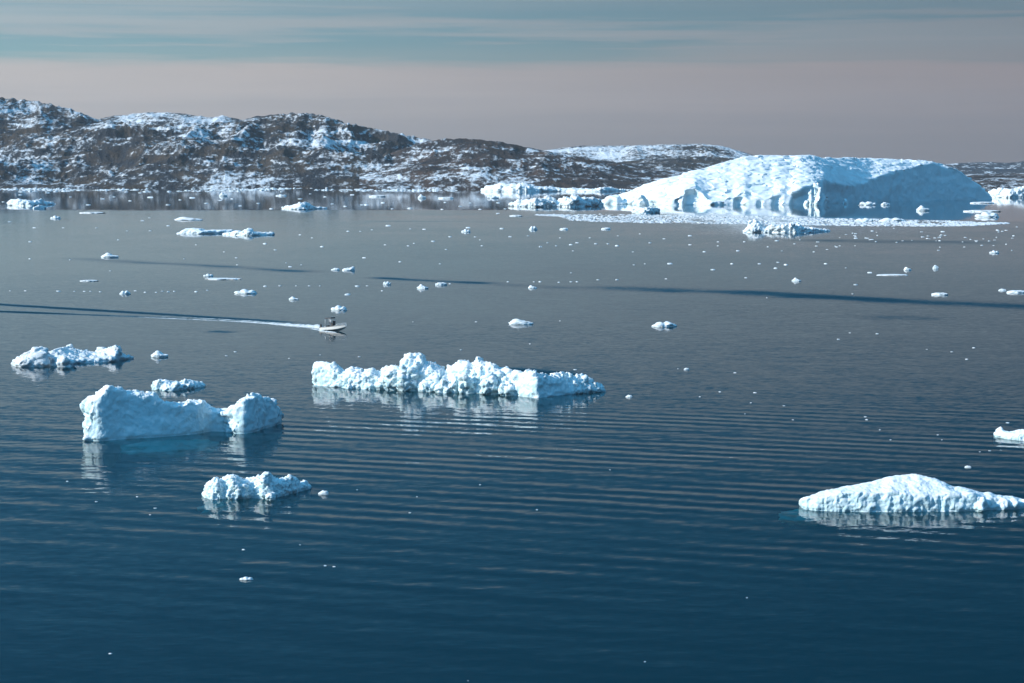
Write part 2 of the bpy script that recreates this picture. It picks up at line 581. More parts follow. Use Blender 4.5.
# ------------------------------------------------------------------ icebergs
def loft_parts(rows, step, under=3.0):
    """rows: px, base_y, edge_y, top_y, wall lean, crest offset m, thickness m -> closed shell"""
    rows = np.array(rows, float)
    px = np.arange(rows[0, 0], rows[-1, 0] + 1e-6, step)
    Rr = np.stack([np.interp(px, rows[:, 0], rows[:, k]) for k in range(rows.shape[1])], 1)
    kz = max(1, int(round(2.5 / step)))
    sm = np.ones(2 * kz + 1) / (2 * kz + 1)
    for _ in range(2):
        Rr[:, 1] = np.convolve(np.pad(Rr[:, 1], kz, mode='edge'), sm, 'valid')
    rings = []
    for r in Rr:
        base = at(r[0], r[1])
        Yb = base[1]
        e = at_depth(r[0], r[2], Yb)
        ze = max(e[2], .15)
        Ye = Yb + r[4] * ze
        e = at_depth(r[0], r[2], Ye)
        Yc = max(Yb + r[5], Ye + .2)
        c = at_depth(r[0], r[3], Yc)
        zc = max(c[2], ze * .9)
        T = max(r[6], Yc - Yb + .5)
        ax = ray(r[0], r[1])[0] / ray(r[0], r[1])[1]
        al = r[7] if len(r) > 7 else 0.0
        P_ = [(Yb + .3 * under + al, -under), (Yb - .05 * under + al, -.3 * under), (Yb + al, 0), ((Yb * .5 + Ye * .5) + al, max(e[2], .15) * .55), (Ye, max(e[2], .15)),
              (Ye * .5 + Yc * .5, (max(e[2], .15) + zc) * .5 + .06 * (zc - ze)), (Yc, zc), (Yc * .45 + (Yb + T) * .55, zc * .72), (Yb + T, 0), (Yb + T, -under)]
        x_of = lambda y: ax * Yb + (ax * (y - Yb)) * .6
        rings.append([(ax * y if y <= Yc else ax * Yc + (y - Yc) * ax * .2, y, z) for y, z in P_])
    rings = np.array(rings)
    n, k = rings.shape[:2]
    V = rings.reshape(-1, 3)
    faces = []
    for i in range(n - 1):
        for j in range(k):
            j2 = (j + 1) % k
            faces.append((i * k + j, i * k + j2, (i + 1) * k + j2, (i + 1) * k + j))
    faces.append(tuple(range(k - 1, -1, -1)))
    faces.append(tuple((n - 1) * k + j for j in range(k)))
    return V, faces


def blob(px, base, wpx, hpx, dy=0.0, depth=None, seed=0, sharp=.35):
    """a lump standing on the water (or buried in a berg) at a photograph position; dy metres behind the waterline"""
    p = at(px, base)
    s = p[1] / F
    rx, rz = wpx * s / 2, hpx * s
    ry = (depth or wpx * s) / 2
    bm = bmesh.new()
    bmesh.ops.create_icosphere(bm, subdivisions=3, radius=1)
    V = np.array([v.co[:] for v in bm.verts])
    f = [tuple(v.index for v in q.verts) for q in bm.faces]
    bm.free()
    V = V * (1 + sharp * vnoise(V * 1.6 + seed * 7.7, seed))[:, None]
    V[:, 2] = np.where(V[:, 2] > 0, V[:, 2], V[:, 2] * .6)
    return V * np.array([rx, ry, rz]) + np.array([p[0] * (1 + dy / p[1]), p[1] + ry * .6 + dy, 0]), f


def remesh(shells, voxel):
    V, Fs, o = [], [], 0
    for v, f in shells:
        V.append(v)
        Fs += [tuple(i + o for i in q) for q in f]
        o += len(v)
    me = mesh_np('tmp', np.concatenate(V), Fs)
    bm = bmesh.new()
    bm.from_mesh(me)
    bmesh.ops.recalc_face_normals(bm, faces=bm.faces)
    bm.to_mesh(me)
    bm.free()
    ob = link('tmp', me)
    md = ob.modifiers.new('r', 'REMESH')
    md.mode = 'VOXEL'
    md.voxel_size = voxel
    dg = bpy.context.evaluated_depsgraph_get()
    out = bpy.data.meshes.new_from_object(ob.evaluated_get(dg))
    bpy.data.objects.remove(ob)
    bpy.data.meshes.remove(me)
    return out


def displace(me, fn, iters=1):
    for k in range(iters):
        n = len(me.vertices)
        co = np.empty(n * 3)
        me.vertices.foreach_get('co', co)
        co = co.reshape(-1, 3)
        no = np.empty(n * 3)
        me.vertex_normals.foreach_get('vector', no)
        no = no.reshape(-1, 3)
        co = fn(co, no, k)
        me.vertices.foreach_set('co', co.ravel())
        me.update()
    me.polygons.foreach_set('use_smooth', np.ones(len(me.polygons), bool))


def rough_ice(size, lump, lump_amp, flute=0, flute_amp=0, fine_amp=None, seed=0, cut=.3):
    """displacement: rounded melt lumps, fluted walls and broken fine relief"""
    def fn(p, n, k):
        side = 1 - np.clip(np.abs(n[:, 2]), 0, 1) ** 2
        d = .55 * lump_amp * (.55 - worley(p / lump + seed, seed)) + .7 * lump_amp * blocks(p / (lump * .8) + seed, seed + 3) + .26 * lump_amp * blocks(p / (lump * .35) + seed, seed + 5)
        d += size * fbm(p / (lump * 3), 3, s=seed + 5)
        if flute:
            q = p / np.array([flute, flute, flute * 7])
            d += flute_amp * side * fbm(q, 3, .6, s=seed + 8, ridged=True)
        fa = fine_amp if fine_amp is not None else lump_amp * .35
        d += fa * fbm(p / (lump * .28), 3, .6, s=seed + 12, ridged=True)
        under = np.clip(p[:, 2] / cut + 1, 0, 1)
        undercut = -lump_amp * .35 * np.exp(-((p[:, 2] - .02) / cut) ** 2) * side
        return p + n * (d * under + undercut)[:, None]
    return fn


def lumps(rows, n, seed, lo=.55, hi=1.0):
    """broken blocks standing along a berg"""
    r = random.Random(seed)
    A = np.array([q[:4] for q in rows], float)
    out_ = []
    for i in range(n):
        x = r.uniform(A[0, 0], A[-1, 0])
        b, t = np.interp(x, A[:, 0], A[:, 1]), np.interp(x, A[:, 0], A[:, 3])
        h_ = max(.6, (b - t) * r.uniform(lo, hi))
        out_.append(blob(x, b, h_ * r.uniform(.9, 1.9), h_, 0, seed=seed + i, sharp=.55))
    return out_


def berg(name, label, cat, shells, voxel, fn, mat, warp=None):
    me = remesh(shells, voxel)
    if warp:
        def wf(p, n, k):
            a, sc0 = warp[:2]
            q = p / np.array([sc0, sc0, sc0 * .7])
            d = np.stack([fbm(q, 3, .55, s=201), fbm(q + 31.7, 3, .55, s=207)], 1) * a
            if len(warp) > 2:                      # keep clean fracture faces clean
                d = d * (1 - warp[2] * sstep(.25, .6, n[:, 0] * .5 - n[:, 1] * .75))[:, None]
            p = p.copy()
            p[:, :2] += d * np.clip(p[:, 2] / (sc0 * .3) + .6, 0, 1)[:, None]
            return p
        displace(me, wf)
    displace(me, fn)
    c = np.empty(len(me.vertices) * 3)
    me.vertices.foreach_get('co', c)
    c = c.reshape(-1, 3)
    org = np.array([c[:, 0].mean(), c[:, 1].mean(), 0])
    me.vertices.foreach_set('co', (c - org).ravel())
    me.update()
    me.materials.clear()
    me.materials.append(mat)
    me.name = name
    return tag(link(name, me, loc=org), label, cat)


def zip_rows(base, edge, top, lean, crest, thick, alc=None):
    xs = sorted(set([x for x, _ in base] + [x for x, _ in top] + [x for x, _ in (alc or [])]))
    I = lambda L, x: L if np.isscalar(L) else float(np.interp(x, [q[0] for q in L], [q[1] for q in L]))
    return [(x, I(base, x), I(edge, x), I(top, x), I(lean, x), I(crest, x), I(thick, x)) + ((I(alc, x),) if alc else ()) for x in xs]


# -- the great iceberg at the fjord mouth
top = [(604, 200), (610, 196.5), (620, 194.5), (629, 190.5), (649, 183.5), (670, 177.5), (692, 171.5), (715, 165.5), (743, 157.5), (760, 155.2), (774, 156), (785, 157), (810, 157.5), (841, 158),
       (882, 159.5), (902, 160.5), (923, 161.5), (931, 162), (943, 166), (960, 171.5), (970, 179), (980, 187), (988, 195), (992, 199)]
edge = [(604, 201), (625, 199), (640, 200), (660, 200), (680, 199), (685, 191), (694, 187.5), (702, 194), (708, 200), (733, 200.5), (737, 196), (745, 196), (750, 200), (772, 199.5), (776, 194), (784, 194), (789, 198), (796, 191), (804, 189), (812, 186), (822, 181), (837, 184), (849, 187), (858, 186), (868, 182), (878, 178), (890, 173.5), (911, 169), (927, 163.5), (943, 166.5), (960, 172), (970, 179.5), (980, 187.5), (992, 199.3)]
base = [(604, 203.4), (630, 204.3), (660, 204.9), (682, 205.1), (720, 205.1), (760, 205), (800, 204.8), (812, 204.5), (845, 203), (870, 202), (900, 201.2), (940, 200.5), (975, 200), (992, 199.8)]
alc = [(604, 0.0), (652, 0.0), (654, 8.4), (662, 1.8), (665, 0.0), (683, 0.0), (685, 18.0), (694, 14.4), (706, 3.6), (709, 0.0), (734, 0.0), (736, 10.8), (744, 8.4), (750, 1.2), (756, 0.0), (760, 5.4), (764, 0.0), (772, 0.0), (774, 9.6), (780, 4.8), (784, 0.0), (790, 0.0), (793, 15.6), (803, 12.0), (810, 3.6), (812, -6.0), (822, -7.2), (825, 13.2), (840, 8.4), (860, 0.0), (992, 0.0)]
crest = [(604, 20), (650, 70), (700, 120), (760, 170), (830, 170), (880, 110), (927, 40), (960, 25), (992, 12)]
thick = [(604, 70), (680, 260), (760, 380), (880, 360), (940, 240), (992, 60)]
lean = [(604, .9), (680, .9), (790, .8), (815, .35), (992, .35)]
sh = [loft_parts(zip_rows(base, edge, top, lean, crest, thick, alc), 1.0, 8)]
for i, (x, b, w_, h_, dy) in enumerate([(616, 204.3, 20, 8, 0), (642, 205.3, 16, 8, 0), (672, 205.6, 18, 6, 0), (714, 205.2, 16, 5, 0), (757, 204.4, 7, 9, 0), (769, 204.2, 6, 10, 0), (787, 203.9, 6, 9, 0), (812, 205, 7, 15, 0), (816, 205.3, 7, 23, 0), (820, 205.5, 9, 15, 0), (825, 205.2, 8, 9, 0), (807, 205.2, 6, 6, 0), (846, 203.9, 8, 3.5, 0)]):
    sh.append(blob(x, b, w_, h_, dy, seed=i + 3, sharp=.6))


def big_fn(p, n, k):
    side = 1 - np.clip(np.abs(n[:, 2]), 0, 1) ** 2
    right = sstep(0.05, .5, n[:, 0] * .8 - n[:, 1] * .35 - .15) * side
    topm = 1 - side
    a = np.array([[.8, .6, 0], [-.6, .8, 0], [0, 0, 1]])
    q = (p @ a.T) / np.array([70, 8, 40])
    d = 2.2 * fbm(p / 70, 3, s=3) + (3.2 * fbm(q, 3, .5, s=9, ridged=True)) * (.12 + .88 * sstep(330, 430, p[:, 0])) * (1 - right)
    d += (2.2 * (.5 - worley(p / 11, 4)) + 1.0 * fbm(p / 6, 3, .6, s=5, ridged=True)) * (1 - .8 * right) * (.18 + .82 * side)
    d += .8 * fbm(p / np.array([9, 9, 40]), 3, s=6) * right
    under = np.clip(p[:, 2] / 3 + 1, 0, 1)
    return p + n * (d * under)[:, None]


berg('iceberg', 'huge domed white iceberg with a broad blue shaded cliff at its right end', 'iceberg', sh, 1.9, big_fn, M_ice_big, (8, 13, .85))

# -- iceberg in the left foreground, its flank in blue shade
top = [(85.5, 408), (88, 400), (92, 398), (100, 392), (108, 387), (113, 386.3), (117, 388.5), (124, 388), (128, 391), (140, 391.5), (146, 393.5), (150, 392.5), (156, 395.5), (161, 401), (168, 403.5), (178, 403.5), (185, 402), (191, 400),
       (197, 401.5), (202, 400), (206, 404.5), (211, 409), (218, 410.5), (228, 409), (233, 407), (240, 403), (248, 396.5), (255, 393.6), (260, 395.5), (266, 397), (270, 397), (275, 401), (280, 408), (282, 415)]
base = [(85.5, 438.2), (88, 439.6), (92, 440.8), (97, 441.3), (104, 441.1), (112, 440.4), (128, 439), (150, 437.8), (180, 435.8), (200, 433.8), (211, 431.6), (222, 431.8), (231, 433), (238, 433.8), (245, 433.9), (250, 433.3), (256, 432), (265, 428.5), (275, 426), (282, 423)]
edge = [(x, y + (4 if x < 108 else 3)) for x, y in top]
sh = [loft_parts(zip_rows(base, edge, top, [(86, .10), (130, .22), (282, .16)], [(86, 3), (100, 3.5), (200, 3.5), (216, 2.5), (250, 3.5), (282, 1.5)], [(86, 7), (110, 13), (180, 13), (212, 9), (250, 11), (282, 3)]), 1.0, 2.5)]
for i, a in enumerate([(112, 438, 13, 8, -.2), (100, 440.5, 12, 7, -.3), (92, 441, 9, 22, .2), (108, 440, 16, 47, 3), (252, 432, 18, 32, 2.8), (148, 436, 14, 38, 3), (197, 433, 14, 26, 3), (184, 434, 12, 26, 3), (120, 437, 14, 43, 3)]):
    sh.append(blob(*a, seed=i + 31))


def fg_fn(p, n, k):
    side = 1 - np.clip(np.abs(n[:, 2]), 0, 1) ** 2
    flat = sstep(.1, .5, n[:, 0] * .45 - n[:, 1] * .8 - .2)
    d = .35 * fbm(p / 4, 3, s=2) * (1 - .4 * flat) + .08 * blocks(p / np.array([2.6, 2.6, 3.4]), 9) * flat + (1 - .82 * flat) * (.30 * (.5 - worley(p / 1.3, 6)) + .45 * blocks(p / 1.0, 6) + .22 * fbm(p / .55, 3, .6, s=7, ridged=True))
    d += flat * (.10 * fbm(p / np.array([.8, .8, 4]), 3, s=8) + .05 * fbm(p / .5, 2, s=10))
    under = np.clip(p[:, 2] / .5 + 1, 0, 1)
    uc = -.22 * np.exp(-((p[:, 2] - .05) / .25) ** 2) * side
    return p + n * (d * under + uc)[:, None]


fg = berg('iceberg', 'saddle shaped iceberg with a smooth blue shaded flank and bright snowy left edge', 'iceberg', sh, .2, fg_fn, M_ice_near, (.9, 2.6, .7))

# -- long broken berg in the middle
top = [(314, 366), (316, 362), (322, 361), (330, 363), (338, 366.5), (342, 371.5), (346, 369.5), (351, 368), (357, 369), (362, 371.5), (367, 369.5), (373, 369), (378, 372), (383, 373), (387, 368), (392, 365.3), (397, 367), (400, 369), (402, 363), (405, 357.5),
       (410, 354), (415, 353.8), (420, 355), (424, 358.5), (426, 362), (432, 363.5), (438, 366), (442, 371.5), (447, 371), (451, 367.5), (456, 364.5), (460, 362), (466, 361), (472, 362), (476, 359), (478.5, 357.4), (481, 361), (486, 362), (490, 362.3),
       (495, 365.5), (499, 369), (503, 368.5), (507, 368), (511, 373), (517, 372.3), (524, 372), (530, 370.2), (534, 373), (538, 375.5), (546, 375), (553, 376), (559, 373.5), (565, 374.5), (571, 376), (577, 374), (583, 376), (590, 377.5), (596, 382), (602, 386), (606, 391)]
base = [(314, 385.3), (330, 386.6), (345, 388), (360, 389.3), (380, 389.6), (400, 390.6), (420, 391.2), (440, 391.6), (460, 392.6), (480, 393.6), (500, 394.6), (515, 395.8), (537, 398.2), (556, 395.8), (575, 393.4), (592, 392.4), (606, 391.6)]
edge = [(x, y + (6 if x < 510 else 7) + 2 * math.sin(x * .55)) for x, y in top]
edge += []
edge = [(x, (y if not 516 <= x <= 541 else min(y, 376.5))) for x, y in edge]
sh = [loft_parts(zip_rows(base, edge, top, [(314, .1), (340, .3), (400, .5), (510, .5), (520, .25), (541, .25), (560, .5), (606, .4)], [(314, 2.2), (410, 5.5), (470, 5.5), (530, 2.2), (560, 4.2), (606, 1)],
                          [(314, 6), (410, 14), (470, 15), (540, 10), (606, 2)]), 1.0, 2.5)]
for i, (x, b, w_, h_, dy) in enumerate([(352, 388.5, 12, 10, -.2), (368, 389, 14, 13, -.2), (384, 389.8, 12, 12, -.2), (393, 390.5, 13, 19, .4), (404, 391, 10, 22, 0), (415, 391, 14, 26, .6), (428, 391.5, 14, 17, -.2), (436, 391.5, 10, 13, -.4), (446, 392.5, 16, 10, -.5),
                                        (455, 393, 12, 17, 0), (466, 393.5, 14, 19, 0), (478, 393.5, 12, 24, 1.2), (488, 394.5, 16, 17, -.2), (500, 394.5, 14, 20, .2), (507, 395.5, 12, 14, -.2), (560, 395, 12, 17, 2), (572, 394, 14, 16, .8), (582, 393, 12, 13, .2), (592, 392.5, 10, 9, 0)]):
    sh.append(blob(x, b, w_, h_, dy, seed=i + 61, sharp=.5))


def mid_fn(p, n, k):
    side = 1 - np.clip(np.abs(n[:, 2]), 0, 1) ** 2
    x = p[:, 0]
    fac = sstep(0.0, 2.0, x) * (1 - sstep(11.5, 14.0, x)) * sstep(.3, .7, side)      # clean fracture faces near the right end
    fac = np.maximum(fac, (1 - sstep(-39.5, -37, x)) * .75)
    f0 = rough_ice(.35, 1.5, .8, .9, .35, .26, 14, .35)
    q = f0(p, n, k)
    return p + (q - p) * (1 - .8 * fac)[:, None]


berg('iceberg', 'long low iceberg of jumbled white lumps with a small rounded peak', 'iceberg', sh, .22, mid_fn, M_ice_near, (.6, 2, .3))

# -- smooth domed berg at the right
top = [(802, 507), (804, 501), (808, 498), (815, 494), (825, 490.5), (840, 488), (860, 484.5), (872, 482), (880, 479.8), (890, 476.8), (898, 475.4), (908, 475), (918, 475.4), (930, 477.4), (940, 480.8), (948, 485.5), (955, 487.2), (962, 487.5), (970, 489.5), (978, 492),
       (983, 493), (988, 492.3), (996, 495), (1001, 496.5), (1010, 496.6), (1017, 498), (1026, 499.5), (1036, 503), (1046, 507)]
base = [(802, 509), (815, 510.6), (840, 511.7), (860, 512), (900, 512), (940, 511.7), (970, 511.2), (985, 510.2), (1000, 509.6), (1020, 508.6), (1046, 507.6)]
edge = [(802, 507), (806, 501), (815, 497), (830, 493.5), (850, 491), (870, 491.5), (900, 494), (930, 495), (950, 493.5), (965, 494), (980, 495.5), (1000, 499), (1020, 501), (1046, 507.2)]
edge = [(x, float(np.interp(x, *zip(*edge))) + 1.6 * math.sin(x * .55) + 1.1 * math.sin(x * .23 + 1)) for x in range(806, 1044, 2)]
sh = [loft_parts(zip_rows(base, edge, top, [(802, .2), (850, .22), (1046, .3)], [(802, 1), (850, 4.5), (905, 6.5), (950, 4), (1000, 2.2), (1046, .5)], [(802, 3), (850, 12), (910, 17), (970, 10), (1046, 1.5)]), 1.2, 2)]
for i, a in enumerate([(980, 511, 15, 16, -.1), (972, 511, 14, 16, .3), (1003, 509.6, 14, 11, 0), (1014, 509.2, 12, 10, 0)]):
    sh.append(blob(*a, seed=i + 91, sharp=.25))


def right_fn(p, n, k):
    side = 1 - np.clip(np.abs(n[:, 2]), 0, 1) ** 2
    d = .18 * fbm(p / 2.5, 3, s=2) + side * (.34 * fbm(p / np.array([1.0, 1.0, 3.6]), 4, .6, s=3, ridged=True) + .1 * fbm(p / .5, 2, s=4))
    d += .10 * blocks(p / .8, 15) + (1 - side) * (.06 * (.5 - worley(p / .7, 5)) + .10 * fbm(p / .5, 3, .6, s=6, ridged=True))
    under = np.clip(p[:, 2] / .5 + 1, 0, 1)
    uc = -.2 * np.exp(-((p[:, 2] - .03) / .2) ** 2) * side
    return p + n * (d * under + uc)[:, None]


rb = berg('iceberg', 'smooth whaleback iceberg with fluted white sides in the right foreground', 'iceberg', sh, .15, right_fn, M_ice_near, (.35, 1.8))

# -- weathered double floe at the left edge
s1 = loft_parts(zip_rows([(11, 365.2), (18, 367.2), (45, 366.8), (58, 365)], [(11, 364.5), (20, 361), (30, 357), (40, 353), (50, 357), (58, 363.5)], [(11, 363.5), (15, 359), (22, 354.5), (30, 349.5), (35, 347.2), (42, 348), (48, 351), (53, 356), (58, 363)],
                         [(11, .3), (58, .3)], [(11, 1), (36, 4), (58, 2)], [(11, 2), (36, 11), (58, 6)]), 1, 2)
s2 = loft_parts(zip_rows([(50, 363.5), (70, 364), (95, 363), (118, 361.5), (124, 359)], [(50, 360), (70, 361.5), (95, 360), (110, 356.5), (118, 352), (124, 355)], [(50, 352), (56, 348), (63, 347), (68, 350), (80, 351), (90, 353), (100, 351), (108, 349), (113, 346), (117, 345.2), (120, 349), (124, 355)],
                         [(50, .3), (124, .3)], [(50, 4), (80, 12), (100, 12), (117, 4), (124, 1)], [(50, 12), (80, 24), (117, 10), (124, 2)]), 1, 2)
s3 = loft_parts(zip_rows([(116, 361), (133, 358.5)], [(116, 357), (133, 358)], [(116, 354), (124, 354), (133, 357.4)], .3, [(116, 2), (133, .8)], [(116, 6), (133, 1.5)]), 1, 2)
sh = [s1, s2, s3] + [blob(*a, seed=i + 111, sharp=.5) for i, a in enumerate([(64, 366.8, 15, 9, 0), (70, 358, 13, 9, 4), (62, 360, 15, 10, 2), (78, 357, 10, 6, 3), (86, 357, 9, 5, 3), (100, 356, 16, 5, 6), (40, 365, 16, 15, 1)])]
berg('iceberg', 'two part weathered floe, a grey streaked hump joined to a low snowy slab', 'iceberg', sh, .28, rough_ice(.3, 1.8, .55, 1.2, .2, .22, 77, .4), M_ice_dirty, (1.2, 3))

# -- small knobbly berg in the near water
top = [(203, 494), (206, 487), (210, 481), (215, 477.5), (221, 480), (226, 476.5), (231, 474.8), (237, 476.5), (243, 480), (248, 478.5), (255, 477.5), (261, 476.5), (266, 473), (270, 473.8), (274, 478), (280, 479.5), (286, 477), (292, 476), (297, 479.5), (300, 482), (305, 481.5), (310, 487)]
base = [(203, 497), (212, 500), (225, 498.5), (236, 499.8), (250, 498), (268, 499.2), (280, 497), (296, 492.5), (310, 489)]
edge = [(x, y + 5 + 2 * math.sin(x * .8)) for x, y in top]
sh = [loft_parts(zip_rows(base, edge, top, .45, [(203, .8), (235, 2.6), (268, 2.8), (310, .8)], [(203, 2), (235, 6), (268, 7), (310, 1.6)]), 1, 1.5)]
sh += [blob(*a, seed=i + 131, sharp=.45) for i, a in enumerate([(216, 499, 14, 19, 0), (233, 499.5, 15, 22, 0), (243, 499, 8, 14, -.1), (266, 499, 12, 24, .4), (270, 500, 9, 8, -.1), (290, 494, 13, 15, .6), (303, 490, 10, 7, .2), (256, 497.5, 12, 17, .5)])]
kb = berg('iceberg', 'small knobbly white berg with pale green waterline, nearest of the left foreground ice', 'iceberg', sh, .13, rough_ice(.12, .8, .42, .5, .14, .16, 55, .2), M_ice_near)

# -- berg cut by the right edge of the frame
sh = [loft_parts(zip_rows([(995, 437), (1005, 439), (1024, 441), (1050, 441)], [(995, 434), (1005, 433), (1050, 434)], [(995, 434), (998, 429.5), (1001.5, 426.5), (1004, 430), (1010, 432.3), (1018, 431.2), (1024, 429.8), (1036, 428), (1050, 433)], .3, 2.5, [(995, 4), (1024, 8), (1050, 4)]), 1, 1.5)]
berg('iceberg', 'white berg with a pointed left end, cut by the right frame edge', 'iceberg', sh, .15, rough_ice(.1, .9, .22, .6, .1, .1, 58, .2), M_ice_near, (0.6, 2))

# -- bergs further out
rows_ = (zip_rows([(512, 206.5), (536, 207.3), (552, 206.6), (570, 207.2), (603, 206)], [(512, 204), (525, 203), (536, 201.5), (552, 201), (560, 204), (577, 199), (590, 201.5), (603, 205)],
                          [(512, 203.5), (516, 201), (530, 200), (540, 199.5), (549, 196.5), (552, 198), (556, 202), (562, 199), (566, 197), (572, 198.5), (577, 194.6), (580, 199), (590, 198.5), (598, 200), (603, 204.5)], .4, [(512, 6), (550, 20), (580, 18), (603, 5)], [(512, 20), (550, 60), (580, 50), (603, 12)]))
sh = [loft_parts(rows_, 1, 4)] + lumps(rows_, 14, 182)
berg('iceberg', 'jagged low berg just left of the huge iceberg, with two blue hollows', 'iceberg', sh, .9, rough_ice(1.5, 7, 3.0, 4, 1.2, 1.4, 15, 2), M_ice_far, (6, 14))
rows_ = (zip_rows([(482, 191.6), (520, 192.2), (556, 191.8), (600, 192), (626, 191)], [(482, 190), (500, 187), (530, 188), (556, 189.5), (600, 190), (626, 190)],
                          [(482, 190), (487, 186.5), (495, 185), (500, 183), (506, 184), (515, 184.5), (526, 183.5), (535, 186), (550, 187), (560, 189), (575, 188.5), (590, 189.3), (608, 187.5), (626, 190)], .8, [(482, 20), (520, 60), (626, 20)], [(482, 60), (520, 160), (560, 90), (626, 40)]))
sh = [loft_parts(rows_, 1.2, 5)] + lumps(rows_, 22, 286)
berg('iceberg', 'long low white berg lying along the rocky shore under the brown hill', 'iceberg', sh, 1.8, rough_ice(2, 12, 3.5, 7, 1.5, 1.5, 25, 3), M_ice_far, (10, 30))
rows_ = (zip_rows([(633, 213.5), (645, 214.2), (661, 213)], [(633, 210), (645, 209), (661, 212)], [(633, 208.5), (636, 206.5), (642, 208.5), (650, 207.8), (657, 208), (661, 211.5)], .3, [(633, 3), (645, 8), (661, 2)], [(633, 8), (645, 22), (661, 5)]))
sh = [loft_parts(rows_, 1, 3)] + lumps(rows_, 4, 52)
berg('ice_floe', 'small wedge of ice with a blue shaded side in front of the huge iceberg', 'ice floe', sh, .6, rough_ice(.5, 4, 1.4, 2, .5, .6, 35, 1), M_ice_far, (3, 7))
rows_ = (zip_rows([(743, 232.6), (770, 233), (800, 233.2), (831, 231.8)], [(743, 231.5), (755, 229), (775, 228), (800, 228), (831, 230.5)], [(743, 231), (748, 227), (752, 224.5), (755.5, 222.3), (759, 225), (768, 228), (775, 224.5), (785, 226), (793, 222.8), (799, 224), (803, 229), (820, 229.3), (831, 230.5)],
                          [(743, .8), (770, .5), (831, .2)], [(743, 5), (760, 14), (800, 10), (831, 3)], [(743, 10), (760, 35), (800, 30), (831, 8)]))
sh = [loft_parts(rows_, 1, 3)] + lumps(rows_, 12, 156)
berg('iceberg', 'white berg with a pointed hump and flat tail in front of the brash strip', 'iceberg', sh, .55, rough_ice(.8, 5, 1.9, 3, .7, .9, 45, 1.2), M_ice_far, (3, 9))
sh = [loft_parts(zip_rows([(177, 234.2), (200, 234.4), (232, 233.6)], [(177, 233.5), (184, 231), (232, 231.6)], [(177, 233.4), (183, 231), (187, 228.6), (200, 228.4), (203, 230.6), (232, 229.8)], .2, [(177, 3), (200, 10), (232, 8)], [(177, 10), (200, 40), (232, 34)]), 1, 2)]
berg('ice_floe', 'long flat tabular floe with a raised block at its left end', 'ice floe', sh, .5, rough_ice(.3, 4, .7, 2, .35, .4, 65, 1), M_ice_far, (2, 7))
sh = [loft_parts(zip_rows([(223, 235.4), (250, 236), (272, 235.3)], [(223, 234), (240, 232), (248, 230), (251, 233), (272, 234)], [(223, 233.3), (232, 232), (238, 230.5), (242, 231.5), (247, 228), (250, 229), (253, 232), (272, 232.6)], .25, [(223, 2), (248, 6), (272, 3)], [(223, 8), (248, 25), (272, 14)]), 1, 2)]
berg('ice_floe', 'flat floe with a small central spike, overlapping the right end of the tabular floe', 'ice floe', sh, .5, rough_ice(.3, 4, .7, 2, .35, .4, 65, 1), M_ice_far, (2, 7))
rows_ = (zip_rows([(281, 209.3), (300, 210), (326, 208.8)], [(281, 208), (294, 206.5), (305, 206), (326, 208.4)], [(281, 207.6), (287, 205.6), (295, 205), (300, 203.4), (305, 202), (310, 205), (317, 207), (326, 208.2)], .5, [(281, 6), (300, 16), (326, 4)], [(281, 20), (300, 50), (326, 10)]))
sh = [loft_parts(rows_, 1, 3)] + lumps(rows_, 5, 65)
berg('iceberg', 'pale berg with a single low peak, alone off the shore of the snowy hills', 'iceberg', sh, .7, rough_ice(1, 6, 1.6, 3, .7, .7, 75, 1.4), M_ice_far, (4, 12))
rows_ = (zip_rows([(8, 205.6), (30, 206.2), (54, 204.4)], [(8, 204), (30, 203.5), (54, 203.6)], [(8, 203), (12, 200), (18, 199), (25, 200.5), (38, 200.8), (40, 198.6), (43, 201.2), (54, 202.3)], .5, [(8, 10), (30, 26), (54, 10)], [(8, 30), (30, 80), (54, 25)]))
sh = [loft_parts(rows_, 1, 3)] + lumps(rows_, 8, 104) + [loft_parts(zip_rows([(33, 209.2), (44, 209)], [(33, 208), (44, 207.5)], [(33, 207.5), (38, 204.5), (44, 207)], .5, 5, 14), 1, 3)]
berg('ice_floe', 'wide low floe of pale green ice with broken blocks, close to the left frame edge', 'ice floe', sh, .8, rough_ice(1, 6, 1.5, 3, .6, .7, 85, 1.4), M_ice_far, (4, 12))
rows_ = (zip_rows([(990, 197.4), (1010, 198), (1060, 197.6)], [(990, 195), (1010, 193), (1060, 194)], [(990, 192), (993, 189.5), (1000, 188.4), (1012, 189.2), (1022, 187), (1034, 186), (1060, 191)], .5, 18, [(990, 25), (1020, 70), (1060, 30)]))
sh = [loft_parts(rows_, 1, 4)] + lumps(rows_, 9, 117)
berg('iceberg', 'blocky white berg at the right frame edge, beside the end of the huge iceberg', 'iceberg', sh, 1.1, rough_ice(1.4, 8, 2.4, 4, 1, 1.1, 95, 2), M_ice_far, (6, 16))
rows_ = (zip_rows([(154, 389.8), (166, 391), (180, 390), (204, 387)], [(154, 386), (180, 385.5), (204, 385.5)], [(154, 382), (157, 379.6), (164, 380), (172, 381.3), (180, 382), (188, 379.8), (194, 381), (200, 381.3), (204, 384.5)], .25, [(154, 1.5), (180, 3), (204, 1)], [(154, 4), (180, 7), (204, 2)]))
sh = [loft_parts(rows_, 1, 1)] + lumps(rows_, 5, 65)
berg('ice_floe', 'flat white ice slab floating just behind the saddle shaped iceberg', 'ice floe', sh, .16, rough_ice(.1, .9, .3, .7, .12, .14, 99, .25), M_ice_near, (0.5, 1.6))


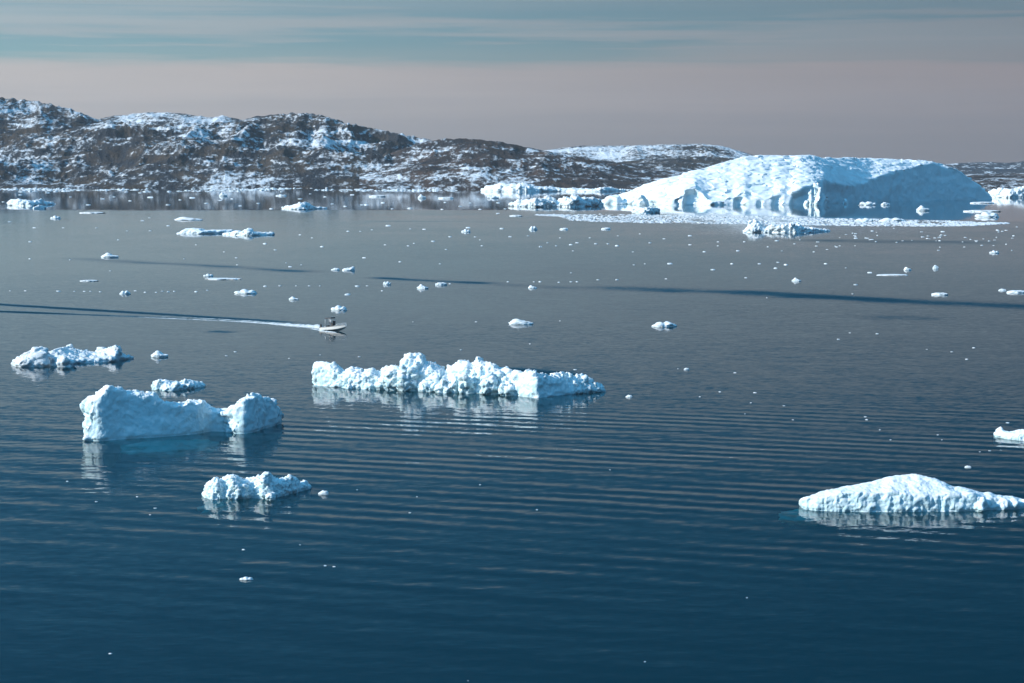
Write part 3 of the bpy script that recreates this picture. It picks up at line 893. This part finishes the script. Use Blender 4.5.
# submerged ice showing green through the water
def submerged(parent, px, py, wpx, dm, z, seed):
    p = at(px, py)
    s = p[1] / F
    bm = bmesh.new()
    bmesh.ops.create_icosphere(bm, subdivisions=4, radius=1)
    V = np.array([v.co[:] for v in bm.verts])
    f = [tuple(v.index for v in q.verts) for q in bm.faces]
    bm.free()
    V *= (1 + .75 * fbm(V * 1.8 + seed, 4, .6, s=seed))[:, None]
    V *= np.array([wpx * s / 2, dm / 2, .9])
    V += np.array([p[0], p[1], z - .9]) - np.array(parent.location)
    V[:, 2] = np.minimum(V[:, 2], z)
    return link('submerged_ice', mesh_np('submerged_ice', V, f, M_sub), parent)


submerged(fg, 160, 441, 66, 13, -.45, 3)
submerged(fg, 195, 438, 50, 9, -.5, 5)
submerged(rb, 800, 509, 36, 5, -.22, 7)
submerged(kb, 216, 501, 28, 4, -.2, 9)


# ------------------------------------------------------------------ drifting floes: a few shapes, copied one by one
def proto_mesh(kind, seed, sub=3):
    bm = bmesh.new()
    bmesh.ops.create_icosphere(bm, subdivisions=sub, radius=1)
    V = np.array([v.co[:] for v in bm.verts])
    f = [tuple(v.index for v in q.verts) for q in bm.faces]
    bm.free()
    x = V[:, 0]
    up = np.clip(V[:, 2], 0, 1)
    n = fbm(V * 1.7 + seed * 3.1, 3, .6, s=seed)
    V = V * (1 + (.22 if sub > 2 else .6) * n)[:, None]
    if kind == 'slab':
        V[:, 2] = np.sign(V[:, 2]) * np.abs(V[:, 2]) ** .35 * (.8 + .2 * fbm(V * 2.5 + 9, 2, s=seed + 4))
    elif kind == 'peak':
        V[:, 2] = up ** .6 * (.55 + .45 * np.exp(-((x + .35) / .42) ** 2) + .25 * n) + np.minimum(V[:, 2], 0)
    elif kind == 'chain':
        V[:, 2] = up ** .6 * (.5 + .45 * np.abs(np.sin(x * 4.2 + seed)) + .3 * n) + np.minimum(V[:, 2], 0)
    elif kind == 'wing':
        V[:, 2] = up ** .6 * (.4 + .6 * np.clip(x, 0, 1) ** 2 * 1.6 + .2 * n) + np.minimum(V[:, 2], 0)
    else:
        V[:, 2] = np.sign(V[:, 2]) * np.abs(V[:, 2]) ** .7 * (.8 + .45 * n)
    V[:, :2] *= (1 + .1 * vnoise(V * 3 + seed, seed + 2))[:, None]
    if sub > 3:
        V *= (1 + .16 * fbm(V * 4.5 + seed, 3, .6, s=seed + 6, ridged=True))[:, None]
    V[:, 2] = np.where(V[:, 2] < 0, V[:, 2] * .35, V[:, 2])
    V[:, 0] /= np.abs(V[:, 0]).max() * 2
    V[:, 1] /= np.abs(V[:, 1]).max() * 2
    V[:, 2] /= V[:, 2].max()
    return mesh_np('ice_floe', V, f, M_ice_far, smooth=False if sub < 3 else True)


PM = {k: [proto_mesh(k, 7 * i + j, 4) for j in range(3)] for i, k in enumerate(('lump', 'slab', 'peak', 'chain', 'wing'))}
PT = [proto_mesh(k, 101 + i, 2) for i, k in enumerate(('lump', 'peak', 'lump', 'chain', 'slab', 'lump'))]


def floe(name, px, py, wpx, hpx, kind, label, group=None, mesh=None, depth=.6):
    s = mpp(px, py)
    if not mesh:
        hpx *= .72
    o = link(name, mesh or random.choice(PM[kind]), loc=at(px, py) + np.array([0, wpx * s * depth * .5, 0]))
    o.scale = (wpx * s, wpx * s * depth * random.uniform(.8, 1.2), hpx * s * 1.05)
    o.rotation_euler.z = random.uniform(-.25, .25)
    return tag(o, label, 'ice floe', group)


for a in [
    (159, 357.5, 19, 9, 'peak', 'single white chunk floating to the right of the weathered double floe'),
    (521, 325, 26, 7.5, 'peak', 'low white floe with a trailing tip, alone behind the long broken berg'),
    (664, 327.3, 28, 7, 'chain', 'two humped white floe alone on the open mid water'),
    (323, 495, 11, 6, 'lump', 'small block of ice beside the right tip of the knobbly berg'),
    (246, 580.5, 15, 4, 'chain', 'lone flat scrap of ice on the dark near water below the knobbly berg'),
    (339, 310.5, 18, 6.5, 'chain', 'pair of small white blocks floating just behind the motor boat'),
    (245, 294, 25, 6, 'chain', 'row of joined small ice blocks below a long thin ice sheet'),
    (222, 280, 41, 1.8, 'slab', 'long thin flat ice sheet lying almost flush with the water'),
    (208, 276.5, 11, 3.5, 'chain', 'two tiny blocks just behind the long thin ice sheet'),
    (109, 258, 19, 7, 'peak', 'white chunk with a rounded head and dark tail on the calm left water'),
    (348, 271, 14, 6, 'wing', 'white floe with one upturned wing like tip'),
    (335, 270.5, 9, 3.5, 'lump', 'small grey white lump next to the wing tipped floe'),
    (187, 220.5, 30, 4.5, 'peak', 'low floe with a knob at its left end, behind the tabular floe'),
    (55, 219, 11, 4.5, 'chain', 'two small white blocks in front of the wide pale green floe'),
    (91, 213.5, 28, 2, 'slab', 'thin streak of flat ice right of the wide pale green floe'),
    (88, 281.5, 20, 1.8, 'slab', 'thin flat ice strip under the rounded head chunk'),
    (124, 294.5, 12, 5, 'chain', 'small double block at the middle of a line of ice crumbs'),
    (422.5, 289, 12, 6.2, 'peak', 'small upright white chunk near the short dark ripple'),
    (441, 285.5, 13, 4, 'slab', 'small flat white floe right of the upright chunk'),
    (387, 285, 9, 4.5, 'chain', 'small broken floe left of the upright chunk'),
    (466, 232.5, 10, 4.5, 'chain', 'small hooked white floe below a smaller grey one on the calm centre water'),
    (422, 198.5, 9, 6, 'peak', 'white block standing off the shore under the dark slope'),
    (446, 198.8, 18, 2.6, 'slab', 'flat white floe in the shore reflection left of the long low berg'),
    (493, 198.6, 14, 4, 'chain', 'row of little blocks directly below the long low shore berg'),
    (223, 196.5, 9, 6, 'peak', 'white lump near the shore below the snowy saddle'),
    (377, 197, 18, 2.6, 'slab', 'flat strip of shore ice below the dark central slope'),
    (281, 196.2, 12, 2.5, 'chain', 'low floe of two pieces behind the single peaked pale berg'),
    (869, 205.4, 20, 5, 'chain', 'row of white blocks at the foot of the blue shaded cliff'),
    (886, 205.4, 10, 4.5, 'lump', 'small rounded block at the middle of the blue cliff foot'),
    (924, 211, 14, 7.5, 'peak', 'white chunk with a pointed top floating in the blue cliff reflection'),
    (984, 203.5, 28, 2.2, 'slab', 'long flat floe touching the right foot of the huge iceberg'),
    (985, 212, 40, 2.4, 'slab', 'longest thin floe off the right end of the huge iceberg'),
    (989, 217.5, 26, 7.5, 'chain', 'tall row of white blocks in front of the longest thin floe'),
    (866, 222, 20, 5, 'chain', 'lumpy block row frozen in the left half of the strip under the cliff'),
    (893, 222, 30, 5.5, 'chain', 'larger lumpy block row frozen into the brash strip under the cliff'),
    (797, 281.5, 10, 5, 'peak', 'small white peaked chunk above the long dark ripple'),
    (941, 295.5, 18, 3.6, 'slab', 'flat white floe just below the long dark ripple start, right of centre'),
    (1018, 293.5, 22, 4, 'slab', 'flat white floe cut by the right frame edge'),
    (1003, 291, 8, 3, 'lump', 'little lump left of the floe cut by the frame edge'),
    (995, 253.5, 11, 4, 'chain', 'small clustered floe at the right edge of the crumb field'),
    (908, 270.5, 8, 4.5, 'peak', 'tiny upright ice tooth below the crumb field'),
    (936, 269, 6, 5.5, 'lump', 'tiny round ice ball right of the upright tooth'),
    (894, 275.8, 34, 1.4, 'slab', 'very thin streak of ice below the upright tooth'),
    (532.5, 288.5, 9, 4, 'peak', 'small white chunk at the end of the centre ripple'),
    (606, 229.8, 10, 3, 'slab', 'small flat floe below the left end of the brash strip'),
    (533, 230.2, 9, 5.5, 'chain', 'pair of small upright blocks left of the brash strip'),
    (564, 230, 9, 2.8, 'slab', 'small low floe between the block pair and the brash strip'),
    (516, 216.5, 14, 2, 'slab', 'thin floe below the jagged low berg'),
    (293.5, 300, 11, 4.5, 'peak', 'small floe with a bright left block behind the boat wake'),
    (629, 397.5, 7, 3.5, 'lump', 'small white lump right of the long broken berg tail'),
    (968.5, 468, 7, 3, 'lump', 'small white scrap between the two right hand bergs'),
    (686.5, 370, 6, 2.8, 'lump', 'small scrap below the two humped floe'),
]:
    floe('ice_floe', *a)

# crumbs: each its own object, only their place tells them apart
FARB = [(206, 203.5), (220, 200.5), (258, 203.5), (325, 197), (271, 209), (478, 199), (442, 209.5), (480, 209.5), (498, 213.5), (3, 202), (70, 197), (102, 199), (88, 205), (114, 197), (150, 197.5), (78, 189), (362, 205), (345, 206.5), (366, 205), (392, 209), (410, 208.6), (470, 203), (445, 202.5),
        (383, 203), (460, 206.5), (300, 199), (332, 204), (240, 206), (180, 200), (192, 198), (168, 205), (140, 193), (47, 193), (310, 194), (352, 195), (498, 203), (505, 209), (20, 195), (130, 201), (232, 199)]
CALM = [(168, 226), (312, 238), (275, 250), (236, 258), (237, 265), (301, 265), (265, 244), (9, 222), (34, 228), (63, 228), (150, 231), (127, 231), (149, 218), (142, 221), (29.5, 259), (70, 260), (110, 271), (468, 228), (433, 241.5), (446, 249.5), (424, 229.5), (450, 237), (408, 246), (414, 243.5), (475, 237), (480, 240),
        (482, 246), (508, 282), (347, 295), (382, 291), (357, 286.5), (364, 258), (348, 231.5), (360, 231.5), (385, 245), (502, 229), (510, 237), (450, 284), (497, 214), (640, 234), (547.5, 243), (540.5, 247), (571, 245), (577, 243), (573, 251), (596, 244), (608, 244), (617, 246), (633, 252), (534, 282), (540, 282), (571, 282),
        (577, 282), (598, 280), (617, 280), (559, 282.5), (634, 265), (571, 273), (704.6, 252), (718, 242), (718, 246), (744.5, 242), (738, 251), (645, 264), (670, 264), (713, 270), (759.5, 264), (778, 262.5), (776, 268.5), (786, 265), (666, 279), (746, 278), (767, 298), (664, 239), (777, 241), (794.6, 244), (732, 264), (853, 294),
        (265, 286.5), (280, 286), (296, 286), (309, 286), (162, 291.5), (174, 291.5), (207, 290.5), (90, 291.5), (145, 292.5), (156, 292.5), (74, 291.5), (84, 291.5), (10, 291), (25, 291), (135, 291), (168, 292), (100, 292), (58, 291.5), (196, 292), (320, 286), (367, 286), (348, 294.5), (400, 262), (286, 263), (290, 267), (300, 235), (440, 264),
        (372, 230), (388, 226), (322, 247), (196, 245), (224, 252), (184, 259), (96, 228), (118, 240), (30, 242), (410, 229), (690, 236), (650, 243), (618, 236), (590, 238), (560, 238), (528, 236), (556, 246), (690, 245), (757, 238), (782, 251), (800, 240), (768, 247), (840, 246), (814, 252), (826, 264), (846, 268), (870, 273), (856, 285)]
NEAR = [(67, 481.5), (137, 497), (155, 508.5), (243.5, 550), (325, 566), (334, 567), (320, 355), (289, 358.5), (359, 357), (461, 350), (575, 370), (560, 321), (678, 369), (720, 392), (755, 393), (751, 403), (745, 414), (735, 373), (890.7, 440), (865.6, 417), (867, 420), (927, 349.5), (838.5, 339.5), (967, 359.5), (990, 451), (784, 406),
        (980, 452), (1008, 423), (938, 435), (877.5, 334), (974, 348), (468, 681), (110, 654), (645, 662), (747, 598), (850, 333), (300, 545), (480, 485), (417, 497), (537, 510), (610, 470), (880, 430), (942, 440), (952, 352), (96, 502), (410, 513), (357, 490), (793, 420), (226, 356), (235, 352), (700, 397), (530, 344), (476, 322), (413, 322), (150, 515)]
for lst, wr, hr, lab, grp in ((FARB, (3.0, 6.0), (1.4, 2.8), 'tiny white ice crumb in the dark shore reflection far across the water', 'ice crumbs by the far shore'),
                              (CALM, (2.2, 5.0), (1.3, 2.9), 'tiny white ice crumb drifting on the calm grey middle water', 'ice crumbs on the calm grey water'),
                              (NEAR, (1.8, 4.2), (.9, 2.0), 'tiny scrap of ice drifting on the dark blue near water', 'ice scraps on the dark near water')):
    for i, (x, y) in enumerate(lst):
        u = random.random() ** 1.6
        floe('ice_crumb', x, y, 1.05 * (wr[0] + (wr[1] - wr[0]) * u), .36 * (hr[0] + (hr[1] - hr[0]) * u), 'lump', lab, grp, mesh=random.choice(PT))
for i in range(70):
    x = random.uniform(800, 1022)
    y = random.triangular(226, 252, 237)
    floe('ice_crumb', x, y, random.uniform(1.4, 4.5), random.uniform(.3, .8), 'lump', 'tiny white crumb of the dense ice field right of the pointed hump berg', 'ice crumbs of the dense field', mesh=random.choice(PT))


# ------------------------------------------------------------------ brash: nobody could count it
def brash(name, pts, smin, smax, flat, mat):
    bm = bmesh.new()
    bmesh.ops.create_icosphere(bm, subdivisions=1, radius=1)
    U = np.array([v.co[:] for v in bm.verts])
    f = np.array([[v.index for v in q.verts] for q in bm.faces])
    bm.free()
    n = len(pts)
    r = smin + (smax - smin) * rng.random(n) ** 2.5
    J = U[None] * (1 + .35 * (rng.random((n, len(U), 1)) - .5))
    S = np.stack([r * rng.uniform(.7, 1.5, n), r * rng.uniform(.7, 1.5, n), r * flat * rng.uniform(.5, 1.3, n)], 1)
    V = J * S[:, None, :] + pts[:, None, :]
    Fc = (f[None] + (np.arange(n) * len(U))[:, None, None]).reshape(-1, 3)
    o = link(name, mesh_np(name, V.reshape(-1, 3), Fc, mat, smooth=False))
    return o


M_brash, nt, out = material("brash_ice")
geo = nt.new('ShaderNodeNewGeometry')
principled(nt, out, Base_Color=nt.mixc(nt.noise(geo.outputs['Position'], .15, 3, .6), (.62, .65, .68), (.84, .85, .86)), Roughness=.7)

pts = []
while len(pts) < 5200:
    x = random.uniform(536, 1008)
    u = random.random()
    lo = np.interp(x, [536, 570, 600, 640, 740, 850, 920, 970, 1008], [214.8, 214.5, 214.2, 214.5, 216, 219, 220, 221.5, 223])
    hi = np.interp(x, [536, 560, 570, 600, 640, 740, 850, 920, 970, 1008], [215.4, 216.5, 220.5, 222, 223, 224, 226, 226.5, 226, 223.6])
    y = lo + (hi - lo) * u
    p = at(x, y)
    nn_ = vnoise(np.array([[p[0] / 25, p[1] / 60, 0]]), 4)[0]
    if nn_ < -.35 and random.random() < .75:
        continue
    pts.append((p[0], p[1], -.05))
tag(brash('brash_ice', np.array(pts), .8, 2.2, .38, M_brash), 'grey white strip of crushed floating ice in front of the huge iceberg', 'brash ice', kind='stuff')

pts = []
while len(pts) < 1500:
    x = random.uniform(-120, 640)
    y = random.triangular(187.6, 192.2, 189.3)
    p = at(x, y)
    if vnoise(np.array([[p[0] / 90, p[1] / 300, 0]]), 14)[0] < -.1:
        continue
    pts.append((p[0], p[1], -.1))
tag(brash('shore_ice', np.array(pts), 1.5, 6.5, .45, M_ice_far), 'broken white ice lying along the foot of the far rocky shore', 'shore ice', kind='stuff')


# ------------------------------------------------------------------ motor boat
def simple_mat(name, col, rough=.4, vary=.12, metal=0.0):
    m, nt, out = material(name)
    geo = nt.new('ShaderNodeNewGeometry')
    n = nt.noise(geo.outputs['Position'], 3, 4, .6)
    principled(nt, out, Base_Color=nt.mixc(n, tuple(c * (1 - vary) for c in col), tuple(min(1, c * (1 + vary)) for c in col)), Roughness=rough, Metallic=metal)
    return m


M_white = simple_mat("white_gelcoat", (.78, .78, .76), .3, .05)
M_dark = simple_mat("dark_canvas", (.025, .03, .04), .7)
M_grey = simple_mat("grey_nonslip_deck", (.45, .46, .47), .8)
M_black = simple_mat("black_plastic", (.02, .02, .022), .4)
M_alu = simple_mat("aluminium_tube", (.65, .67, .7), .35, .05, .6)
M_glass = simple_mat("tinted_windscreen", (.03, .04, .05), .08)
M_skin = simple_mat("skin", (.45, .28, .21), .6)
M_coat = simple_mat("dark_coat", (.03, .035, .05), .85)

bpos = at(334.5, 330.8) + np.array([0, 0, .38])
boat = bpy.data.objects.new('motor_boat', None)
COL.objects.link(boat)
boat.location = bpos
boat.rotation_euler = (0, R(-4.5), R(-33))
boat.scale = (1.08, 1.08, 1.2)
tag(boat, 'small open white motor boat with a dark canopy speeding with a foaming wake', 'motor boat')
L = 8.4


def hull_sections(n=28):
    out_ = []
    for i in range(n):
        t = i / (n - 1)
        x = -L / 2 + L * t
        half = 1.18 * (1 - max(0, (t - .45) / .55) ** 2.4) ** .75 + .02
        gun = .78 + .42 * t ** 2.2
        keel = -.38 + .95 * max(0, (t - .62) / .38) ** 2.2
        ch = .05 + .55 * max(0, (t - .4) / .6) ** 2
        out_.append((x, half, gun, keel, ch))
    return out_


S = hull_sections()
V, Fc = [], []
for (x, h, g, kz, ch) in S:
    V += [(x, -h, g), (x, -h * .86, ch), (x, 0, kz), (x, h * .86, ch), (x, h, g), (x, h - min(.16, h * .5), g), (x, h - min(.22, h * .6), g - .42 + .2 * max(0, (x / L))), (x, -h + min(.22, h * .6), g - .42 + .2 * max(0, (x / L))), (x, -h + min(.16, h * .5), g)]
k = 9
for i in range(len(S) - 1):
    for j in range(k):
        j2 = (j + 1) % k
        Fc.append((i * k + j, (i + 1) * k + j, (i + 1) * k + j2, i * k + j2))
Fc.append(tuple(range(k)))
Fc.append(tuple((len(S) - 1) * k + j for j in range(k - 1, -1, -1)))
me = mesh_np('hull', V, Fc, M_white, smooth=False)
link('hull', me, boat)


def boxm(name, size, loc, mat, bevel=.03, taper=None, rot=0):
    bm = bmesh.new()
    bmesh.ops.create_cube(bm, size=1)
    for v in bm.verts:
        v.co = Vector((v.co.x * size[0], v.co.y * size[1], v.co.z * size[2]))
        if taper and v.co.z > 0:
            v.co.x = v.co.x * taper[0] + taper[1]
            v.co.y *= taper[0]
    bmesh.ops.bevel(bm, geom=bm.edges[:], offset=bevel, segments=2, affect='EDGES')
    if rot:
        bmesh.ops.rotate(bm, verts=bm.verts, matrix=Matrix.Rotation(rot, 3, 'Y'))
    bmesh.ops.translate(bm, verts=bm.verts, vec=loc)
    me = bpy.data.meshes.new(name)
    bm.to_mesh(me)
    bm.free()
    me.materials.append(mat)
    return me


def tube(name, pts, r, mat):
    V, Fc = [], []
    n = 8
    for i, p in enumerate(pts):
        p = Vector(p)
        d = (Vector(pts[min(i + 1, len(pts) - 1)]) - Vector(pts[max(i - 1, 0)])).normalized()
        a = d.orthogonal().normalized()
        b = d.cross(a)
        for j in range(n):
            q = p + r * (a * math.cos(2 * math.pi * j / n) + b * math.sin(2 * math.pi * j / n))
            V.append(q[:])
    for i in range(len(pts) - 1):
        for j in range(n):
            Fc.append((i * n + j, i * n + (j + 1) % n, (i + 1) * n + (j + 1) % n, (i + 1) * n + j))
    Fc.append(tuple(range(n - 1, -1, -1)))
    Fc.append(tuple((len(pts) - 1) * n + j for j in range(n)))
    return mesh_np(name, V, Fc, mat)


# dark rub strake along the sheer, foredeck, helm
for sgn in (-1, 1):
    link('rub_strake', tube('rub_strake', [(x, sgn * (h + .025), g - .06) for (x, h, g, kz, ch) in S[:-1]], .04, M_dark), boat)
dk, df_ = [], []
for (x, h, g, kz, ch) in S[15:]:
    dk += [(x, -h + .05, g + .005), (x, 0, g + .10), (x, h - .05, g + .005)]
for i in range(len(S[15:]) - 1):
    df_ += [(i * 3, i * 3 + 3, i * 3 + 4, i * 3 + 1), (i * 3 + 1, i * 3 + 4, i * 3 + 5, i * 3 + 2)]
link('foredeck', mesh_np('foredeck', dk, df_, M_white), boat)
con = link('console', boxm('console', (.8, 1.1, 1.15), (-.35, 0, .95), M_black, .06, (.8, .05)), boat)
link('windscreen', boxm('windscreen', (.05, 1.25, .62), (.02, 0, 1.72), M_glass, .015, None, 0), con)
link('steering_wheel', tube('steering_wheel', [(-.85, .22 * math.cos(a), 1.42 + .22 * math.sin(a)) for a in np.linspace(0, 2 * math.pi, 17)], .025, M_black), con)
link('seat', boxm('seat', (.5, 1.3, .55), (-2.0, 0, .75), M_dark, .06), boat)
cano = link('canopy', boxm('canopy', (2.3, 1.9, .26), (-1.25, 0, 2.76), M_dark, .04, (.9, 0)), boat)
for px_, py_ in ((-2.2, -.85), (-2.2, .85), (-.35, -.85), (-.35, .85)):
    link('canopy_post', tube('canopy_post', [(px_ - .12, py_ * 1.15, .75), (px_, py_, 2.68)], .05, M_alu), cano)
om = link('outboard_motor', boxm('outboard_motor', (.55, .5, .75), (-L / 2 - .32, 0, 1.02), M_black, .1, (.8, .04)), boat)
link('motor_leg', boxm('motor_leg', (.24, .16, 1.1), (-L / 2 - .3, 0, .15), M_black, .03), om)
link('bow_rail', tube('bow_rail', [(x, -h * .9 - .0, g + .32) for (x, h, g, kz, ch) in S[18:27]] + [(L / 2 - .08, 0, S[-1][2] + .32)] + [(x, h * .9, g + .32) for (x, h, g, kz, ch) in S[26:17:-1]], .022, M_alu), boat)


def person(parent_mat, loc, label):
    J = {'pel': (0, 0, .95), 'spi': (.02, 0, 1.2), 'che': (.04, 0, 1.42), 'nec': (.06, 0, 1.54), 'hd0': (.08, 0, 1.63), 'hd1': (.09, 0, 1.76),
         'shl': (.03, .2, 1.45), 'ell': (.18, .28, 1.2), 'hal': (.42, .2, 1.22), 'shr': (.03, -.2, 1.45), 'elr': (.18, -.28, 1.2), 'har': (.42, -.2, 1.22),
         'hil': (0, .11, .92), 'knl': (.05, .13, .5), 'anl': (-.02, .14, .09), 'tol': (.17, .16, .04), 'hir': (0, -.11, .92), 'knr': (.03, -.13, .5), 'anr': (-.04, -.14, .09), 'tor': (.15, -.16, .04)}
    E = [('pel', 'spi'), ('spi', 'che'), ('che', 'nec'), ('nec', 'hd0'), ('hd0', 'hd1'), ('che', 'shl'), ('shl', 'ell'), ('ell', 'hal'), ('che', 'shr'), ('shr', 'elr'), ('elr', 'har'),
         ('pel', 'hil'), ('hil', 'knl'), ('knl', 'anl'), ('anl', 'tol'), ('pel', 'hir'), ('hir', 'knr'), ('knr', 'anr'), ('anr', 'tor')]
    rad = {'pel': .15, 'spi': .14, 'che': .16, 'nec': .06, 'hd0': .09, 'hd1': .10, 'shl': .085, 'ell': .06, 'hal': .04, 'shr': .085, 'elr': .06, 'har': .04, 'hil': .10, 'knl': .075, 'anl': .05, 'tol': .04, 'hir': .10, 'knr': .075, 'anr': .05, 'tor': .04}
    ks = list(J)
    me = bpy.data.meshes.new('person')
    me.from_pydata([J[q] for q in ks], [(ks.index(a), ks.index(b)) for a, b in E], [])
    ob = link('tmp', me)
    sk = ob.modifiers.new('s', 'SKIN')
    for i, q in enumerate(ks):
        d = me.skin_vertices[0].data[i]
        d.radius = (rad[q], rad[q])
        d.use_root = q == 'pel'
    su = ob.modifiers.new('u', 'SUBSURF')
    su.levels = su.render_levels = 2
    dg = bpy.context.evaluated_depsgraph_get()
    m2 = bpy.data.meshes.new_from_object(ob.evaluated_get(dg))
    bpy.data.objects.remove(ob)
    m2.materials.clear()
    m2.materials.append(M_coat)
    m2.materials.append(M_skin)
    m2.materials.append(M_dark)
    for p in m2.polygons:
        c = p.center
        p.use_smooth = True
        if c.z > 1.56 and c.x > .06:
            p.material_index = 1
        elif c.z > 1.62:
            p.material_index = 2
        elif c.x > .37 and c.z > 1.0:
            p.material_index = 1
    m2.name = 'person'
    o = link('person', m2)
    o.matrix_world = boat_mat @ Matrix.Translation(loc)
    return tag(o, label, 'person')


boat_mat = Matrix.Translation(Vector(bpos)) @ boat.rotation_euler.to_matrix().to_4x4() @ Matrix.Scale(1.1, 4)
person(None, (-1.3, 0, .42), 'person in dark clothes standing at the wheel of the motor boat')

# ---- wake foam thrown up behind the boat
M_foam, nt, out = material("foam")
geo = nt.new('ShaderNodeNewGeometry')
principled(nt, out, Base_Color=nt.mixc(nt.noise(geo.outputs['Position'], 1.2, 4, .6), (.42, .46, .48), (.68, .70, .71)), Roughness=.8)


def foam(path, nx=420, nw=15, seed=1):
    path = np.array(path, float)
    W = np.array([at(a[0], a[1]) for a in path])
    s = np.concatenate([[0], np.cumsum(np.hypot(*np.diff(W[:, :2], axis=0).T))])
    t = np.linspace(0, s[-1], nx)
    cx, cy, wd, ht = [np.interp(t, s, c) for c in (W[:, 0], W[:, 1], path[:, 2], path[:, 3])]
    dx, dy = np.gradient(cx), np.gradient(cy)
    n = np.hypot(dx, dy)
    nxv, nyv = -dy / n, dx / n
    v = np.linspace(-1, 1, nw)
    Xf = cx[:, None] + nxv[:, None] * v * wd[:, None] / 2
    Yf = cy[:, None] + nyv[:, None] * v * wd[:, None] / 2
    p = np.stack([Xf.ravel(), Yf.ravel(), np.zeros(Xf.size)], 1)
    nz = fbm(p / 1.4, 4, .6, s=seed).reshape(Xf.shape)
    nb = fbm(p / 5.0, 2, .6, s=seed + 6).reshape(Xf.shape)
    z = ht[:, None] * ((1 - v ** 2) * .9 + .9 * nz + .5 * nb) - .05 - .12 * np.abs(v) ** 3
    return np.stack([Xf.ravel(), Yf.ravel(), z.ravel()], 1), grid_faces(nx, nw)


A_, fa = foam([(325, 328.6, 2.4, .35), (318, 327.4, 3.2, .6), (305, 326.4, 3.4, .55), (288, 325, 3.2, .42), (270, 323.6, 2.4, .28), (250, 322.2, 2.0, .22), (225, 320.8, 1.6, .15), (190, 319.3, 1.5, .12), (160, 318, 1.4, .10), (135, 316.6, 1.0, .05), (110, 315.4, .6, .02)])
B_, fb = foam([(300, 324.8, 1.0, .10), (262, 321.6, 1.2, .10), (215, 318.8, 1.2, .09), (180, 317.2, 1.0, .06), (150, 315.8, .8, .03)], seed=9)
C_, fc = foam([(337, 332.6, .5, .08), (331, 332, 1.1, .22), (324, 331, 1.5, .28), (312, 329, 1.0, .12)], nx=120, seed=12)
V = np.concatenate([A_, B_, C_])
fcs = np.concatenate([fa, fb + len(A_), fc + len(A_) + len(B_)])
tag(link('wake_foam', mesh_np('wake_foam', V, fcs, M_foam)), 'white trail of churned foam behind the motor boat', 'wake foam', kind='stuff')

# ------------------------------------------------------------------ the air over the fjord
bm = bmesh.new()
bmesh.ops.create_cube(bm, size=1)
for v in bm.verts:
    v.co = Vector((v.co.x * 15000, 5700 + v.co.y * 13000, (-63 if v.co.z < 0 else 520)))
hz = bpy.data.meshes.new('haze')
bm.to_mesh(hz)
bm.free()
M_haze = bpy.data.materials.new("haze")
M_haze.use_nodes = True
M_haze.node_tree.nodes.clear()
hn = NT(M_haze.node_tree)
ho = hn.new('ShaderNodeOutputMaterial')
pv = hn.new('ShaderNodeVolumePrincipled')
pv.inputs['Color'].default_value = (.80, .88, .95, 1)
pv.inputs['Density'].default_value = 1.6e-5
hn.l.new(pv.outputs[0], ho.inputs['Volume'])
hz.materials.append(M_haze)
tag(link('haze', hz), kind='stuff')

# ------------------------------------------------------------------ render settings
vs = sc.view_settings
vs.view_transform = 'Standard'
vs.look = 'None'
vs.gamma = 1
vs.exposure = 0.6
vs.use_curve_mapping = False
sc.cycles.use_denoising = True
sc.cycles.max_bounces = 6
sc.cycles.transparent_max_bounces = 8
sc.cycles.caustics_reflective = False
sc.cycles.caustics_refractive = False
